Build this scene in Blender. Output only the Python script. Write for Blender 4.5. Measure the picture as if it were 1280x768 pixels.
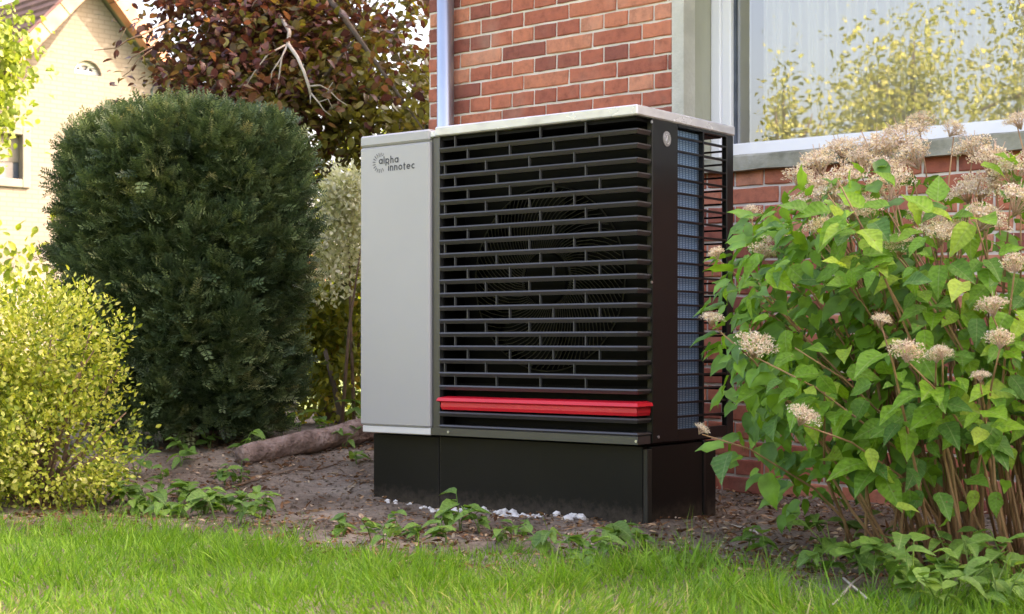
import bpy, math, random
import numpy as np
from mathutils import Vector, Matrix, Quaternion

for o in list(bpy.data.objects):
    bpy.data.objects.remove(o, do_unlink=True)
scene = bpy.context.scene
COL = scene.collection
R = math.radians

# ---------------------------------------------------------------- camera
F = 1878.0            # focal length in photograph pixels (1280 wide)
HOR = 428.0           # horizon row
S = 0.8               # metres per working unit of the measured layout
CH = 0.69 * S         # camera height
cd = bpy.data.cameras.new('camera')
cam = bpy.data.objects.new('camera', cd)
COL.objects.link(cam)
cam.location = (0, 0, CH)
cam.rotation_euler = (R(90), 0, 0)
cd.sensor_width = 36.0
cd.lens = 36.0 * F / 1280.0
cd.shift_y = (HOR - 384.0) / 1280.0
cd.clip_start = 0.05
cd.clip_end = 2000
cd.dof.use_dof = True
cd.dof.focus_distance = 4.6
cd.dof.aperture_fstop = 9.0
scene.camera = cam

# ---------------------------------------------------------------- world, sun, exposure
SUN_AZ = math.atan2(0.99, 0.12)     # clockwise from +Y
SUN_EL = R(37)
w = bpy.data.worlds.new('World')
scene.world = w
w.use_nodes = True
nt = w.node_tree
bg = nt.nodes['Background']
sky = nt.nodes.new('ShaderNodeTexSky')
sky.sky_type = 'NISHITA'
sky.sun_disc = False
sky.sun_elevation = SUN_EL
sky.sun_rotation = SUN_AZ
sky.air_density = 1.0
sky.dust_density = 6.0
sky.ozone_density = 1.0
nt.links.new(sky.outputs[0], bg.inputs[0])
bg.inputs[1].default_value = 0.15
sd = bpy.data.lights.new('sun', 'SUN')
sd.energy = 2.0
sd.angle = R(0.6)
sd.color = (1.0, 0.945, 0.86)
sun = bpy.data.objects.new('sun', sd)
COL.objects.link(sun)
sdir = Vector((math.sin(SUN_AZ) * math.cos(SUN_EL), math.cos(SUN_AZ) * math.cos(SUN_EL), math.sin(SUN_EL)))
sun.rotation_euler = sdir.to_track_quat('Z', 'Y').to_euler()
sun.location = sdir * 30
vs = scene.view_settings
vs.view_transform = 'Standard'
vs.look = 'None'
vs.exposure = 2.78
vs.gamma = 1.0
vs.use_white_balance = True
vs.white_balance_temperature = 8050
vs.white_balance_tint = 22
vs.use_curve_mapping = False
scene.cycles.use_denoising = True
scene.cycles.max_bounces = 8
scene.cycles.transparent_max_bounces = 12
scene.cycles.sample_clamp_indirect = 6.0

# ---------------------------------------------------------------- helpers
rng = np.random.default_rng(11)
random.seed(5)


def P(px, py, z):
    """point seen at photo pixel (px,py) at forward distance z metres"""
    return Vector(((px - 640) / F * z, z, CH + (HOR - py) / F * z))


def ground_z(x, y):
    t = np.clip((np.asarray(y, float) - 4.9) / 1.7, 0, 1)
    s = np.clip((-np.asarray(x, float) + 0.1) / 0.5, 0, 1)
    return 0.155 * (t * t * (3 - 2 * t)) * s


def link(o, parent=None):
    COL.objects.link(o)
    if parent is not None:
        o.parent = parent
    return o


def tag(o, label=None, cat=None, group=None, kind=None):
    if label:
        o['label'] = label
    if cat:
        o['category'] = cat
    if group:
        o['group'] = group
    if kind:
        o['kind'] = kind
    return o


def empty(name, loc=(0, 0, 0), rz=0.0, parent=None):
    o = bpy.data.objects.new(name, None)
    o.location = loc
    o.rotation_euler = (0, 0, rz)
    o.empty_display_size = 0.1
    return link(o, parent)


def mesh_from(name, v, f, mat=None, smooth=False):
    me = bpy.data.meshes.new(name)
    me.from_pydata([tuple(map(float, p)) for p in v], [], f)
    me.validate()
    if smooth:
        me.shade_smooth()
    if mat:
        me.materials.append(mat)
    me.update()
    return me


def obj(name, v, f, mat, parent=None, smooth=False, loc=None):
    o = bpy.data.objects.new(name, mesh_from(name, v, f, mat, smooth))
    if loc is not None:
        o.location = loc
    return link(o, parent)


class MB:
    """collects shapes for one mesh"""
    def __init__(self):
        self.v = []
        self.f = []

    def add(self, v, f):
        n = len(self.v)
        self.v += [tuple(p) for p in v]
        self.f += [tuple(i + n for i in q) for q in f]
        return self

    def box(self, x0, x1, y0, y1, z0, z1):
        v = [(x, y, z) for z in (z0, z1) for y in (y0, y1) for x in (x0, x1)]
        f = [(0, 2, 3, 1), (4, 5, 7, 6), (0, 1, 5, 4), (2, 6, 7, 3), (0, 4, 6, 2), (1, 3, 7, 5)]
        return self.add(v, f)

    def bbox(self, x0, x1, y0, y1, z0, z1, b=0.004):
        """box with every edge chamfered"""
        X, Y, Z = (x0, x1), (y0, y1), (z0, z1)
        v, idx = [], {}
        for i in (0, 1):
            for j in (0, 1):
                for k in (0, 1):
                    sx, sy, sz = (1 - 2 * i), (1 - 2 * j), (1 - 2 * k)
                    c = (X[i], Y[j], Z[k])
                    for a in range(3):
                        p = [c[0] + b * sx, c[1] + b * sy, c[2] + b * sz]
                        p[a] = c[a]
                        idx[(i, j, k, a)] = len(v)
                        v.append(tuple(p))
        f = []
        q = [(0, 0), (0, 1), (1, 1), (1, 0)]
        for a in range(3):
            for s in (0, 1):
                face = []
                for (m, n) in q:
                    t = [m, n]
                    t.insert(a, s)
                    face.append(idx[(t[0], t[1], t[2], a)])
                if (s == 0) != (a == 1):
                    face = face
                f.append(tuple(face))
        for a in range(3):           # edges along axis a
            o1, o2 = [x for x in range(3) if x != a]
            for m in (0, 1):
                for n in (0, 1):
                    def key(e, ax):
                        t = [0, 0, 0]
                        t[a] = e; t[o1] = m; t[o2] = n
                        return idx[(t[0], t[1], t[2], ax)]
                    f.append((key(0, o1), key(1, o1), key(1, o2), key(0, o2)))
        for i in (0, 1):
            for j in (0, 1):
                for k in (0, 1):
                    f.append((idx[(i, j, k, 0)], idx[(i, j, k, 1)], idx[(i, j, k, 2)]))
        return self.add(v, f)

    def tube(self, pts, rad, n=6, cap=True):
        pts = [Vector(p) for p in pts]
        if not hasattr(rad, '__len__'):
            rad = [rad] * len(pts)
        rings = []
        base = len(self.v)
        prev = None
        for i, p in enumerate(pts):
            if i == 0:
                t = pts[1] - p
            elif i == len(pts) - 1:
                t = p - pts[i - 1]
            else:
                t = pts[i + 1] - pts[i - 1]
            t = t.normalized() if t.length > 1e-9 else Vector((0, 0, 1))
            if prev is None:
                a = t.orthogonal().normalized()
            else:
                a = prev - t * prev.dot(t)
                a = a.normalized() if a.length > 1e-6 else t.orthogonal().normalized()
            prev = a
            b = t.cross(a)
            for k in range(n):
                an = 2 * math.pi * k / n
                self.v.append(tuple(p + (a * math.cos(an) + b * math.sin(an)) * rad[i]))
        for i in range(len(pts) - 1):
            for k in range(n):
                k2 = (k + 1) % n
                self.f.append((base + i * n + k, base + i * n + k2, base + (i + 1) * n + k2, base + (i + 1) * n + k))
        if cap:
            self.f.append(tuple(base + k for k in range(n - 1, -1, -1)))
            m = base + (len(pts) - 1) * n
            self.f.append(tuple(m + k for k in range(n)))
        return self

    def build(self, name, mat, parent=None, smooth=False, scale=None, recalc=True):
        v = self.v if scale is None else [(a * scale, b * scale, c * scale) for a, b, c in self.v]
        o = obj(name, v, self.f, mat, parent, smooth)
        if recalc:
            fixn(o.data)
        return o


def fixn(me):
    import bmesh
    bm = bmesh.new()
    bm.from_mesh(me)
    bmesh.ops.recalc_face_normals(bm, faces=bm.faces)
    bm.to_mesh(me)
    bm.free()
    me.update()


def copy(o, parent=None):
    c = o.copy()
    COL.objects.link(c)
    c.parent = parent
    return c


# ---- many transformed copies of a template joined into one mesh (numpy)
def cloud_mesh(name, tv, tf, pos, T, N, size, mat, rnd=None, smooth=False, width=None):
    tv = np.asarray(tv, float)
    tf = np.asarray(tf, int)
    pos = np.asarray(pos, float)
    n, m = len(pos), len(tv)
    T = T / np.maximum(np.linalg.norm(T, axis=1, keepdims=True), 1e-9)
    N = N - (N * T).sum(1, keepdims=True) * T
    N = N / np.maximum(np.linalg.norm(N, axis=1, keepdims=True), 1e-9)
    B = np.cross(N, T)
    size = np.broadcast_to(np.asarray(size, float), (n,))
    wd = size if width is None else np.broadcast_to(np.asarray(width, float), (n,))
    V = (pos[:, None, :] + size[:, None, None] * (tv[None, :, 0:1] * T[:, None, :] + tv[None, :, 2:3] * N[:, None, :])
         + wd[:, None, None] * tv[None, :, 1:2] * B[:, None, :]).reshape(-1, 3)
    k = tf.shape[1]
    Fi = (tf[None] + (np.arange(n) * m)[:, None, None]).reshape(-1)
    nf = len(Fi) // k
    me = bpy.data.meshes.new(name)
    me.vertices.add(len(V))
    me.vertices.foreach_set('co', V.astype(np.float32).ravel())
    me.loops.add(len(Fi))
    me.loops.foreach_set('vertex_index', Fi.astype(np.int32))
    me.polygons.add(nf)
    me.polygons.foreach_set('loop_start', (np.arange(nf) * k).astype(np.int32))
    me.polygons.foreach_set('loop_total', np.full(nf, k, np.int32))
    if smooth:
        me.polygons.foreach_set('use_smooth', np.ones(nf, bool))
    me.update(calc_edges=True)
    if rnd is None:
        rnd = rng.random(n)
    at = me.attributes.new('rnd', 'FLOAT', 'POINT')
    at.data.foreach_set('value', np.repeat(np.asarray(rnd, float), m).astype(np.float32))
    me.materials.append(mat)
    return me


def cloud(name, tmpl, pos, T, N, size, mat, parent=None, rnd=None, kind='stuff', smooth=False, width=None):
    me = cloud_mesh(name, tmpl[0], tmpl[1], pos, T, N, size, mat, rnd, smooth, width)
    o = link(bpy.data.objects.new(name, me), parent)
    if kind:
        o['kind'] = kind
    return o


def leaf_template(prof, fold=0.15, droop=0.15, stations=None):
    """prof: half widths at stations along the midrib; two triangles fans folded at the midrib"""
    n = len(prof)
    st = stations or [i / (n - 1) for i in range(n)]
    v, f = [], []
    for t, h in zip(st, prof):
        z = -droop * t * t
        v += [(t, 0, z), (t, h, z + fold * h), (t, -h, z + fold * h)]
    for i in range(n - 1):
        a, b = 3 * i, 3 * (i + 1)
        for s in (1, 2):
            tri = [(a, b, b + s), (a, b + s, a + s)]
            for q in tri:
                if prof[i] < 1e-6 and (a + s) in q and (a in q):
                    continue
                if prof[i + 1] < 1e-6 and (b + s) in q and (b in q):
                    q = (a, b, a + s)
                f.append(q if s == 2 else q[::-1])
    f = list(dict.fromkeys(f))
    return v, f


LEAF_OVAL = leaf_template([0, .24, .30, .20, 0], .25, .15, [0, .2, .45, .75, 1])
LEAF_SMALL = leaf_template([0, .27, .2, 0], .2, .1, [0, .35, .7, 1])
LEAF_BROAD = leaf_template([.02, .30, .40, .33, .17, 0], .22, .28, [0, .12, .33, .6, .84, 1])


def unit(a):
    return a / np.maximum(np.linalg.norm(a, axis=-1, keepdims=True), 1e-9)


def rand_dirs(n):
    return unit(rng.normal(size=(n, 3)))


# ---------------------------------------------------------------- materials
def new_mat(name):
    m = bpy.data.materials.new(name)
    m.use_nodes = True
    t = m.node_tree
    b = t.nodes['Principled BSDF']
    return m, t, b


def add(t, kind, **kw):
    n = t.nodes.new(kind)
    for k, v in kw.items():
        setattr(n, k, v)
    return n


def ramp(t, cols, poss=None):
    n = t.nodes.new('ShaderNodeValToRGB')
    el = n.color_ramp.elements
    k = len(cols)
    poss = poss or [i / (k - 1) for i in range(k)]
    while len(el) < k:
        el.new(0.5)
    for e, c, p in zip(el, cols, poss):
        e.position = p
        e.color = (*c, 1)
    return n


def mat_noise(name, cols, scale=8.0, rough=0.6, metallic=0.0, bump=0.0, bscale=None, detail=6.0, spec=0.5,
              stretch=(1, 1, 1), poss=None, rough_var=0.0, coat=0.0, bdist=0.01):
    m, t, b = new_mat(name)
    tc = add(t, 'ShaderNodeTexCoord')
    mp = add(t, 'ShaderNodeMapping')
    mp.inputs['Scale'].default_value = stretch
    t.links.new(tc.outputs['Object'], mp.inputs[0])
    nz = add(t, 'ShaderNodeTexNoise')
    nz.inputs['Scale'].default_value = scale
    nz.inputs['Detail'].default_value = detail
    t.links.new(mp.outputs[0], nz.inputs['Vector'])
    rp = ramp(t, cols, poss or ([0.3, 0.7] if len(cols) == 2 else None))
    t.links.new(nz.outputs[0], rp.inputs[0])
    t.links.new(rp.outputs[0], b.inputs['Base Color'])
    b.inputs['Roughness'].default_value = rough
    b.inputs['Metallic'].default_value = metallic
    b.inputs['Specular IOR Level'].default_value = spec
    b.inputs['Coat Weight'].default_value = coat
    if rough_var:
        mr = add(t, 'ShaderNodeMapRange')
        mr.inputs['To Min'].default_value = rough - rough_var
        mr.inputs['To Max'].default_value = rough + rough_var
        t.links.new(nz.outputs[0], mr.inputs[0])
        t.links.new(mr.outputs[0], b.inputs['Roughness'])
    if bump:
        n2 = add(t, 'ShaderNodeTexNoise')
        n2.inputs['Scale'].default_value = bscale or scale * 4
        n2.inputs['Detail'].default_value = 8
        t.links.new(mp.outputs[0], n2.inputs['Vector'])
        bp = add(t, 'ShaderNodeBump')
        bp.inputs['Strength'].default_value = bump
        bp.inputs['Distance'].default_value = bdist
        t.links.new(n2.outputs[0], bp.inputs['Height'])
        t.links.new(bp.outputs[0], b.inputs['Normal'])
    return m


def mat_leaf(name, cols, poss=None, source='attr', transl=0.35, rough=0.5, tboost=1.4, spec=0.35, vein=0.0, spots=False):
    m, t, b = new_mat(name)
    if source == 'attr':
        a = add(t, 'ShaderNodeAttribute', attribute_name='rnd')
        val = a.outputs['Fac']
    else:
        a = add(t, 'ShaderNodeObjectInfo')
        val = a.outputs['Random']
    rp = ramp(t, cols, poss)
    t.links.new(val, rp.inputs[0])
    col = rp.outputs[0]
    # blotchy variation inside each leaf
    tc = add(t, 'ShaderNodeTexCoord')
    nz = add(t, 'ShaderNodeTexNoise')
    nz.inputs['Scale'].default_value = 30 if source == 'attr' else 9
    nz.inputs['Detail'].default_value = 3
    t.links.new(tc.outputs['Object'], nz.inputs['Vector'])
    mr = add(t, 'ShaderNodeMapRange')
    mr.inputs['From Min'].default_value = 0.3
    mr.inputs['From Max'].default_value = 0.7
    mr.inputs['To Min'].default_value = 0.75
    mr.inputs['To Max'].default_value = 1.25
    t.links.new(nz.outputs[0], mr.inputs[0])
    mx = add(t, 'ShaderNodeVectorMath', operation='SCALE')
    t.links.new(col, mx.inputs[0])
    t.links.new(mr.outputs[0], mx.inputs['Scale'])
    t.links.new(mx.outputs[0], b.inputs['Base Color'])
    b.inputs['Roughness'].default_value = rough
    b.inputs['Specular IOR Level'].default_value = spec
    if spots:      # a few brown blemishes
        n4 = add(t, 'ShaderNodeTexNoise')
        n4.inputs['Scale'].default_value = 5.5
        n4.inputs['Detail'].default_value = 4
        oi = add(t, 'ShaderNodeObjectInfo')
        ad = add(t, 'ShaderNodeVectorMath', operation='ADD')
        t.links.new(tc.outputs['Object'], ad.inputs[0])
        t.links.new(oi.outputs['Location'], ad.inputs[1])
        t.links.new(ad.outputs[0], n4.inputs['Vector'])
        r4 = ramp(t, [(0, 0, 0), (1, 1, 1)], [.69, .73])
        t.links.new(n4.outputs[0], r4.inputs[0])
        m4 = add(t, 'ShaderNodeMix', data_type='RGBA')
        t.links.new(r4.outputs[0], m4.inputs['Factor'])
        t.links.new(mx.outputs[0], m4.inputs[6])
        m4.inputs[7].default_value = (.22, .13, .05, 1)
        mx = add(t, 'ShaderNodeVectorMath', operation='SCALE')
        mx.inputs['Scale'].default_value = 1.0
        t.links.new(m4.outputs[2], mx.inputs[0])
        t.links.new(mx.outputs[0], b.inputs['Base Color'])
    tr = add(t, 'ShaderNodeBsdfTranslucent')
    m2 = add(t, 'ShaderNodeVectorMath', operation='MULTIPLY')
    m2.inputs[1].default_value = (tboost * 1.1, tboost * 1.05, tboost * 0.6)
    t.links.new(mx.outputs[0], m2.inputs[0])
    t.links.new(m2.outputs[0], tr.inputs['Color'])
    ms = add(t, 'ShaderNodeMixShader')
    ms.inputs[0].default_value = transl
    t.links.new(b.outputs[0], ms.inputs[1])
    t.links.new(tr.outputs[0], ms.inputs[2])
    t.links.new(ms.outputs[0], t.nodes['Material Output'].inputs['Surface'])
    if vein:      # midrib and side veins in the leaf's own coordinates (x along, y across)
        sx = add(t, 'ShaderNodeSeparateXYZ')
        t.links.new(tc.outputs['Object'], sx.inputs[0])

        def mth(op, a_, b_=None):
            q = add(t, 'ShaderNodeMath', operation=op)
            for i_, x_ in enumerate((a_, b_)):
                if x_ is None:
                    continue
                if isinstance(x_, (int, float)):
                    q.inputs[i_].default_value = x_
                else:
                    t.links.new(x_, q.inputs[i_])
            return q.outputs[0]
        ay = mth('ABSOLUTE', sx.outputs[1])
        ph = mth('SINE', mth('MULTIPLY', mth('SUBTRACT', sx.outputs[0], mth('MULTIPLY', ay, .75)), 44.0))
        side = mth('GREATER_THAN', ph, .93)
        mid_ = mth('LESS_THAN', ay, .014)
        vv = mth('MAXIMUM', mid_, mth('MULTIPLY', side, .45))
        mixv = add(t, 'ShaderNodeMix', data_type='RGBA')
        t.links.new(mth('MULTIPLY', vv, .55), mixv.inputs['Factor'])
        t.links.new(mx.outputs[0], mixv.inputs[6])
        mixv.inputs[7].default_value = (.34, .46, .16, 1)
        t.links.new(mixv.outputs[2], b.inputs['Base Color'])
        bp = add(t, 'ShaderNodeBump')
        bp.inputs['Strength'].default_value = vein
        bp.inputs['Distance'].default_value = .03
        t.links.new(ph, bp.inputs['Height'])
        t.links.new(bp.outputs[0], b.inputs['Normal'])
    return m


def mat_brick(name, source='obj'):
    m, t, b = new_mat(name)
    if source == 'obj':
        a = add(t, 'ShaderNodeObjectInfo')
        val = a.outputs['Random']
    else:
        a = add(t, 'ShaderNodeAttribute', attribute_name='rnd')
        val = a.outputs['Fac']
    rp = ramp(t, [(.27, .080, .055), (.40, .112, .065), (.49, .148, .082), (.55, .190, .105), (.60, .25, .15)], [0, .3, .55, .8, 1])
    t.links.new(val, rp.inputs[0])
    tc = add(t, 'ShaderNodeTexCoord')
    geo = add(t, 'ShaderNodeNewGeometry')
    ng = add(t, 'ShaderNodeTexNoise')
    ng.inputs['Scale'].default_value = 22
    ng.inputs['Detail'].default_value = 9
    ng.inputs['Roughness'].default_value = .7
    t.links.new(geo.outputs['Position'], ng.inputs['Vector'])
    r2 = ramp(t, [(.45, .42, .42), (1, 1, 1), (1.35, 1.3, 1.2)], [.25, .5, .78])
    t.links.new(ng.outputs[0], r2.inputs[0])
    mx = add(t, 'ShaderNodeMix', data_type='RGBA', blend_type='MULTIPLY')
    mx.inputs['Factor'].default_value = 0.8
    t.links.new(rp.outputs[0], mx.inputs[6])
    t.links.new(r2.outputs[0], mx.inputs[7])
    # pale lime bloom
    n3 = add(t, 'ShaderNodeTexNoise')
    n3.inputs['Scale'].default_value = 5
    n3.inputs['Detail'].default_value = 8
    t.links.new(geo.outputs['Position'], n3.inputs['Vector'])
    r3 = ramp(t, [(0, 0, 0), (.3, .3, .3)], [.55, .85])
    t.links.new(n3.outputs[0], r3.inputs[0])
    m3 = add(t, 'ShaderNodeMix', data_type='RGBA')
    t.links.new(r3.outputs[0], m3.inputs['Factor'])
    t.links.new(mx.outputs[2], m3.inputs[6])
    m3.inputs[7].default_value = (.55, .40, .30, 1)
    t.links.new(m3.outputs[2], b.inputs['Base Color'])
    b.inputs['Roughness'].default_value = .85
    bp = add(t, 'ShaderNodeBump')
    bp.inputs['Strength'].default_value = .5
    bp.inputs['Distance'].default_value = .006
    t.links.new(ng.outputs[0], bp.inputs['Height'])
    t.links.new(bp.outputs[0], b.inputs['Normal'])
    return m


M = {}
M['brick'] = mat_brick('brick', 'obj')
M['brick_far'] = mat_brick('brick_joined', 'attr')
M['mortar'] = mat_noise('mortar', [(.60, .55, .47), (.82, .77, .68)], 9, .95, bump=.5, bscale=120, bdist=.004)
M['plaster'] = mat_noise('plaster', [(.36, .36, .27), (.46, .46, .36)], 6, .9, bump=.35, bscale=60, stretch=(1, 1, .4), bdist=.005)
M['plaster_edge'] = mat_noise('plaster_edge', [(.48, .47, .39), (.62, .60, .52)], 9, .9, bump=.5, bscale=70, bdist=.006)
M['stone'] = mat_noise('sill_stone', [(.12, .12, .08), (.30, .29, .22), (.42, .40, .33)], 14, .9, bump=.6, bscale=60, poss=[.25, .5, .75], bdist=.006)
M['pvc'] = mat_noise('white_window_frame', [(.82, .83, .84), (.88, .88, .89)], 3, .35)
M['gasket'] = mat_noise('gasket', [(.05, .065, .085), (.10, .12, .15)], 20, .6)
M['zinc'] = mat_noise('zinc', [(.34, .39, .46), (.48, .53, .59)], 5, .36, metallic=.92, bump=.05, bscale=30, stretch=(1, 1, .25))
M['roof_tile'] = mat_noise('roof_tile', [(.10, .05, .035), (.20, .10, .07)], 6, .85, bump=.3)
M['verge_tile'] = mat_noise('verge_tile', [(.40, .17, .11), (.55, .27, .18)], 3, .85, bump=.2)
M['silver'] = mat_noise('silver_panel', [(.375, .375, .38), (.405, .405, .41)], 2, .42, metallic=.15, bump=.02, bscale=400, bdist=.001)
M['silver_trim'] = mat_noise('silver_trim', [(.62, .62, .62), (.70, .70, .69)], 4, .4, metallic=.1)
M['lid'] = mat_noise('lid_metal', [(.50, .51, .53), (.62, .63, .65), (.68, .69, .70)], 9, .26, metallic=.35, bump=.06, bscale=5, stretch=(1, 1, 2), poss=[.3, .5, .7], rough_var=.08)
M['black'] = mat_noise('black_plastic', [(.004, .004, .004), (.006, .006, .006)], 6, .55, spec=.12, bump=.08, bscale=300, bdist=.001)
M['slat'] = mat_noise('slat_plastic', [(.030, .030, .030), (.040, .040, .040)], 6, .36, spec=.95, bump=.05, bscale=300, bdist=.001)
M['divider'] = mat_noise('divider_plastic', [(.040, .040, .040), (.052, .052, .052)], 6, .45)
M['side_metal'] = mat_noise('side_metal', [(.007, .0068, .0065), (.010, .0095, .009)], 2, .32, spec=.3, metallic=.0, bump=.03, bscale=200, bdist=.001)
M['base'] = mat_noise('base_metal', [(.0055, .0055, .0045), (.009, .0088, .0072)], 3, .42, spec=.22, metallic=.0, bump=.04, bscale=160, bdist=.002, rough_var=.06)
def splash(m):
    t = m.node_tree
    b = t.nodes['Principled BSDF']
    src = b.inputs['Base Color'].links[0].from_socket
    geo = add(t, 'ShaderNodeNewGeometry')
    sp = add(t, 'ShaderNodeSeparateXYZ')
    t.links.new(geo.outputs['Position'], sp.inputs[0])
    mr = add(t, 'ShaderNodeMapRange')
    mr.inputs['From Min'].default_value = .12
    mr.inputs['From Max'].default_value = -.01
    t.links.new(sp.outputs[2], mr.inputs[0])
    nz = add(t, 'ShaderNodeTexNoise')
    nz.inputs['Scale'].default_value = 45
    nz.inputs['Detail'].default_value = 8
    nz.inputs['Roughness'].default_value = .7
    t.links.new(geo.outputs['Position'], nz.inputs['Vector'])
    mu = add(t, 'ShaderNodeMath', operation='MULTIPLY')
    t.links.new(mr.outputs[0], mu.inputs[0])
    t.links.new(nz.outputs[0], mu.inputs[1])
    rp = ramp(t, [(0, 0, 0), (.5, .5, .5)], [.22, .55])
    t.links.new(mu.outputs[0], rp.inputs[0])
    mx = add(t, 'ShaderNodeMix', data_type='RGBA')
    t.links.new(rp.outputs[0], mx.inputs['Factor'])
    t.links.new(src, mx.inputs[6])
    mx.inputs[7].default_value = (.13, .10, .075, 1)
    t.links.new(mx.outputs[2], b.inputs['Base Color'])


splash(M['base'])
M['base_strip'] = mat_noise('base_strip', [(.022, .021, .017), (.032, .03, .024)], 10, .4, spec=.3)
M['red'] = mat_noise('red_plastic', [(.62, .010, .022), (.70, .016, .030)], 4, .38)
M['ink'] = mat_noise('logo_ink', [(.06, .062, .068), (.08, .082, .088)], 20, .6)
M['badge'] = mat_noise('badge', [(.20, .20, .20), (.42, .42, .42)], 120, .4, metallic=.4)
M['screw'] = mat_noise('screw', [(.5, .5, .5), (.65, .65, .65)], 60, .3, metallic=.8)
M['wire'] = mat_noise('guard_wire', [(.014, .013, .010), (.025, .023, .018)], 20, .4)
M['soil_dark'] = None
M['gable'] = None
M['bark'] = mat_noise('bark', [(.07, .05, .035), (.17, .13, .095)], 14, .9, bump=.8, bscale=30, stretch=(1, 1, .3))
M['log'] = mat_noise('log_bark', [(.11, .07, .052), (.27, .185, .145), (.42, .32, .27)], 18, .9, bump=1.0, bscale=60, bdist=.02, poss=[.28, .5, .72])
M['dead'] = mat_noise('dead_wood', [(.34, .29, .23), (.52, .46, .38)], 20, .85, bump=.3)
M['twig'] = mat_noise('twig', [(.10, .06, .04), (.2, .13, .08)], 30, .85)
M['cane'] = mat_noise('cane', [(.17, .085, .04), (.40, .25, .12)], 18, .7, stretch=(1, 1, .2))
M['pebble'] = mat_noise('pebble', [(.55, .53, .49), (.80, .78, .74)], 18, .8, bump=.3, bscale=60)
M['inner_grey'] = mat_noise('inner_grey', [(.60, .60, .60), (.66, .66, .66)], 2, .7)

# coil: fine horizontal and vertical fins, bluish aluminium
m, t, b = new_mat('coil_fins')
tc = add(t, 'ShaderNodeTexCoord')
w1 = add(t, 'ShaderNodeTexWave', wave_type='BANDS', bands_direction='Z')
w1.inputs['Scale'].default_value = 55
w1.inputs['Distortion'].default_value = .4
w2 = add(t, 'ShaderNodeTexWave', wave_type='BANDS', bands_direction='Y')
w2.inputs['Scale'].default_value = 17
w2.inputs['Distortion'].default_value = 1.0
for wv in (w1, w2):
    t.links.new(tc.outputs['Object'], wv.inputs['Vector'])
mm = add(t, 'ShaderNodeMath', operation='MULTIPLY')
t.links.new(w1.outputs[0], mm.inputs[0])
t.links.new(w2.outputs[0], mm.inputs[1])
rp = ramp(t, [(.07, .16, .28), (.20, .35, .52), (.40, .55, .72)], [.0, .45, 1])
t.links.new(mm.outputs[0], rp.inputs[0])
t.links.new(rp.outputs[0], b.inputs['Base Color'])
b.inputs['Roughness'].default_value = .45
b.inputs['Metallic'].default_value = .3
M['coil'] = m

# sheer curtain
m, t, b = new_mat('sheer_curtain')
b.inputs['Base Color'].default_value = (.93, .92, .89, 1)
b.inputs['Roughness'].default_value = .9
tr = add(t, 'ShaderNodeBsdfTranslucent')
tr.inputs[0].default_value = (.75, .76, .76, 1)
ms = add(t, 'ShaderNodeMixShader')
ms.inputs[0].default_value = .12
t.links.new(b.outputs[0], ms.inputs[1])
t.links.new(tr.outputs[0], ms.inputs[2])
t.links.new(ms.outputs[0], t.nodes['Material Output'].inputs[0])
M['curtain'] = m

# window glass: clear pane with a coated reflection
m, t, b = new_mat('window_glass')
t.nodes.remove(b)
gl = add(t, 'ShaderNodeBsdfGlossy')
gl.inputs['Roughness'].default_value = .0
gl.inputs['Color'].default_value = (1.0, .985, .94, 1)
tp = add(t, 'ShaderNodeBsdfTransparent')
tp.inputs[0].default_value = (.98, .99, .985, 1)
fr = add(t, 'ShaderNodeFresnel')
fr.inputs['IOR'].default_value = 2.6
ms = add(t, 'ShaderNodeMixShader')
t.links.new(fr.outputs[0], ms.inputs[0])
gn = add(t, 'ShaderNodeTexNoise')
gn.inputs['Scale'].default_value = 2.2
gtc = add(t, 'ShaderNodeTexCoord')
t.links.new(gtc.outputs['Object'], gn.inputs['Vector'])
gbp = add(t, 'ShaderNodeBump')
gbp.inputs['Strength'].default_value = .05
gbp.inputs['Distance'].default_value = .02
t.links.new(gn.outputs[0], gbp.inputs['Height'])
t.links.new(gbp.outputs[0], gl.inputs['Normal'])
t.links.new(tp.outputs[0], ms.inputs[1])
t.links.new(gl.outputs[0], ms.inputs[2])
t.links.new(ms.outputs[0], t.nodes['Material Output'].inputs[0])
M['glass'] = m
M['room'] = mat_noise('room_wall', [(.45, .45, .44), (.52, .52, .50)], 2, .9)
M['pane_dark'] = mat_noise('far_pane', [(.07, .09, .12), (.12, .14, .17)], 2, .08, spec=.8)

# gable: pale cream brickwork, too far to pick apart
m, t, b = new_mat('cream_brickwork')
tc = add(t, 'ShaderNodeTexCoord')
sp = add(t, 'ShaderNodeSeparateXYZ')
t.links.new(tc.outputs['Object'], sp.inputs[0])
cb = add(t, 'ShaderNodeCombineXYZ')
t.links.new(sp.outputs[0], cb.inputs[0])
t.links.new(sp.outputs[2], cb.inputs[1])
bt = add(t, 'ShaderNodeTexBrick')
bt.inputs['Color1'].default_value = (.180, .160, .130, 1)
bt.inputs['Color2'].default_value = (.200, .180, .150, 1)
bt.inputs['Mortar'].default_value = (.145, .128, .105, 1)
bt.inputs['Scale'].default_value = 1
bt.inputs['Mortar Size'].default_value = .012
bt.inputs['Mortar Smooth'].default_value = .3
bt.inputs['Brick Width'].default_value = .26
bt.inputs['Row Height'].default_value = .09
t.links.new(cb.outputs[0], bt.inputs['Vector'])
t.links.new(bt.outputs[0], b.inputs['Base Color'])
b.inputs['Roughness'].default_value = .9
M['gable'] = m
M['cream'] = mat_noise('cream_render', [(.17, .155, .13), (.21, .195, .165)], 2, .9)
M['soffit'] = mat_noise('soffit', [(.20, .19, .175), (.25, .235, .215)], 2, .9)

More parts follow.
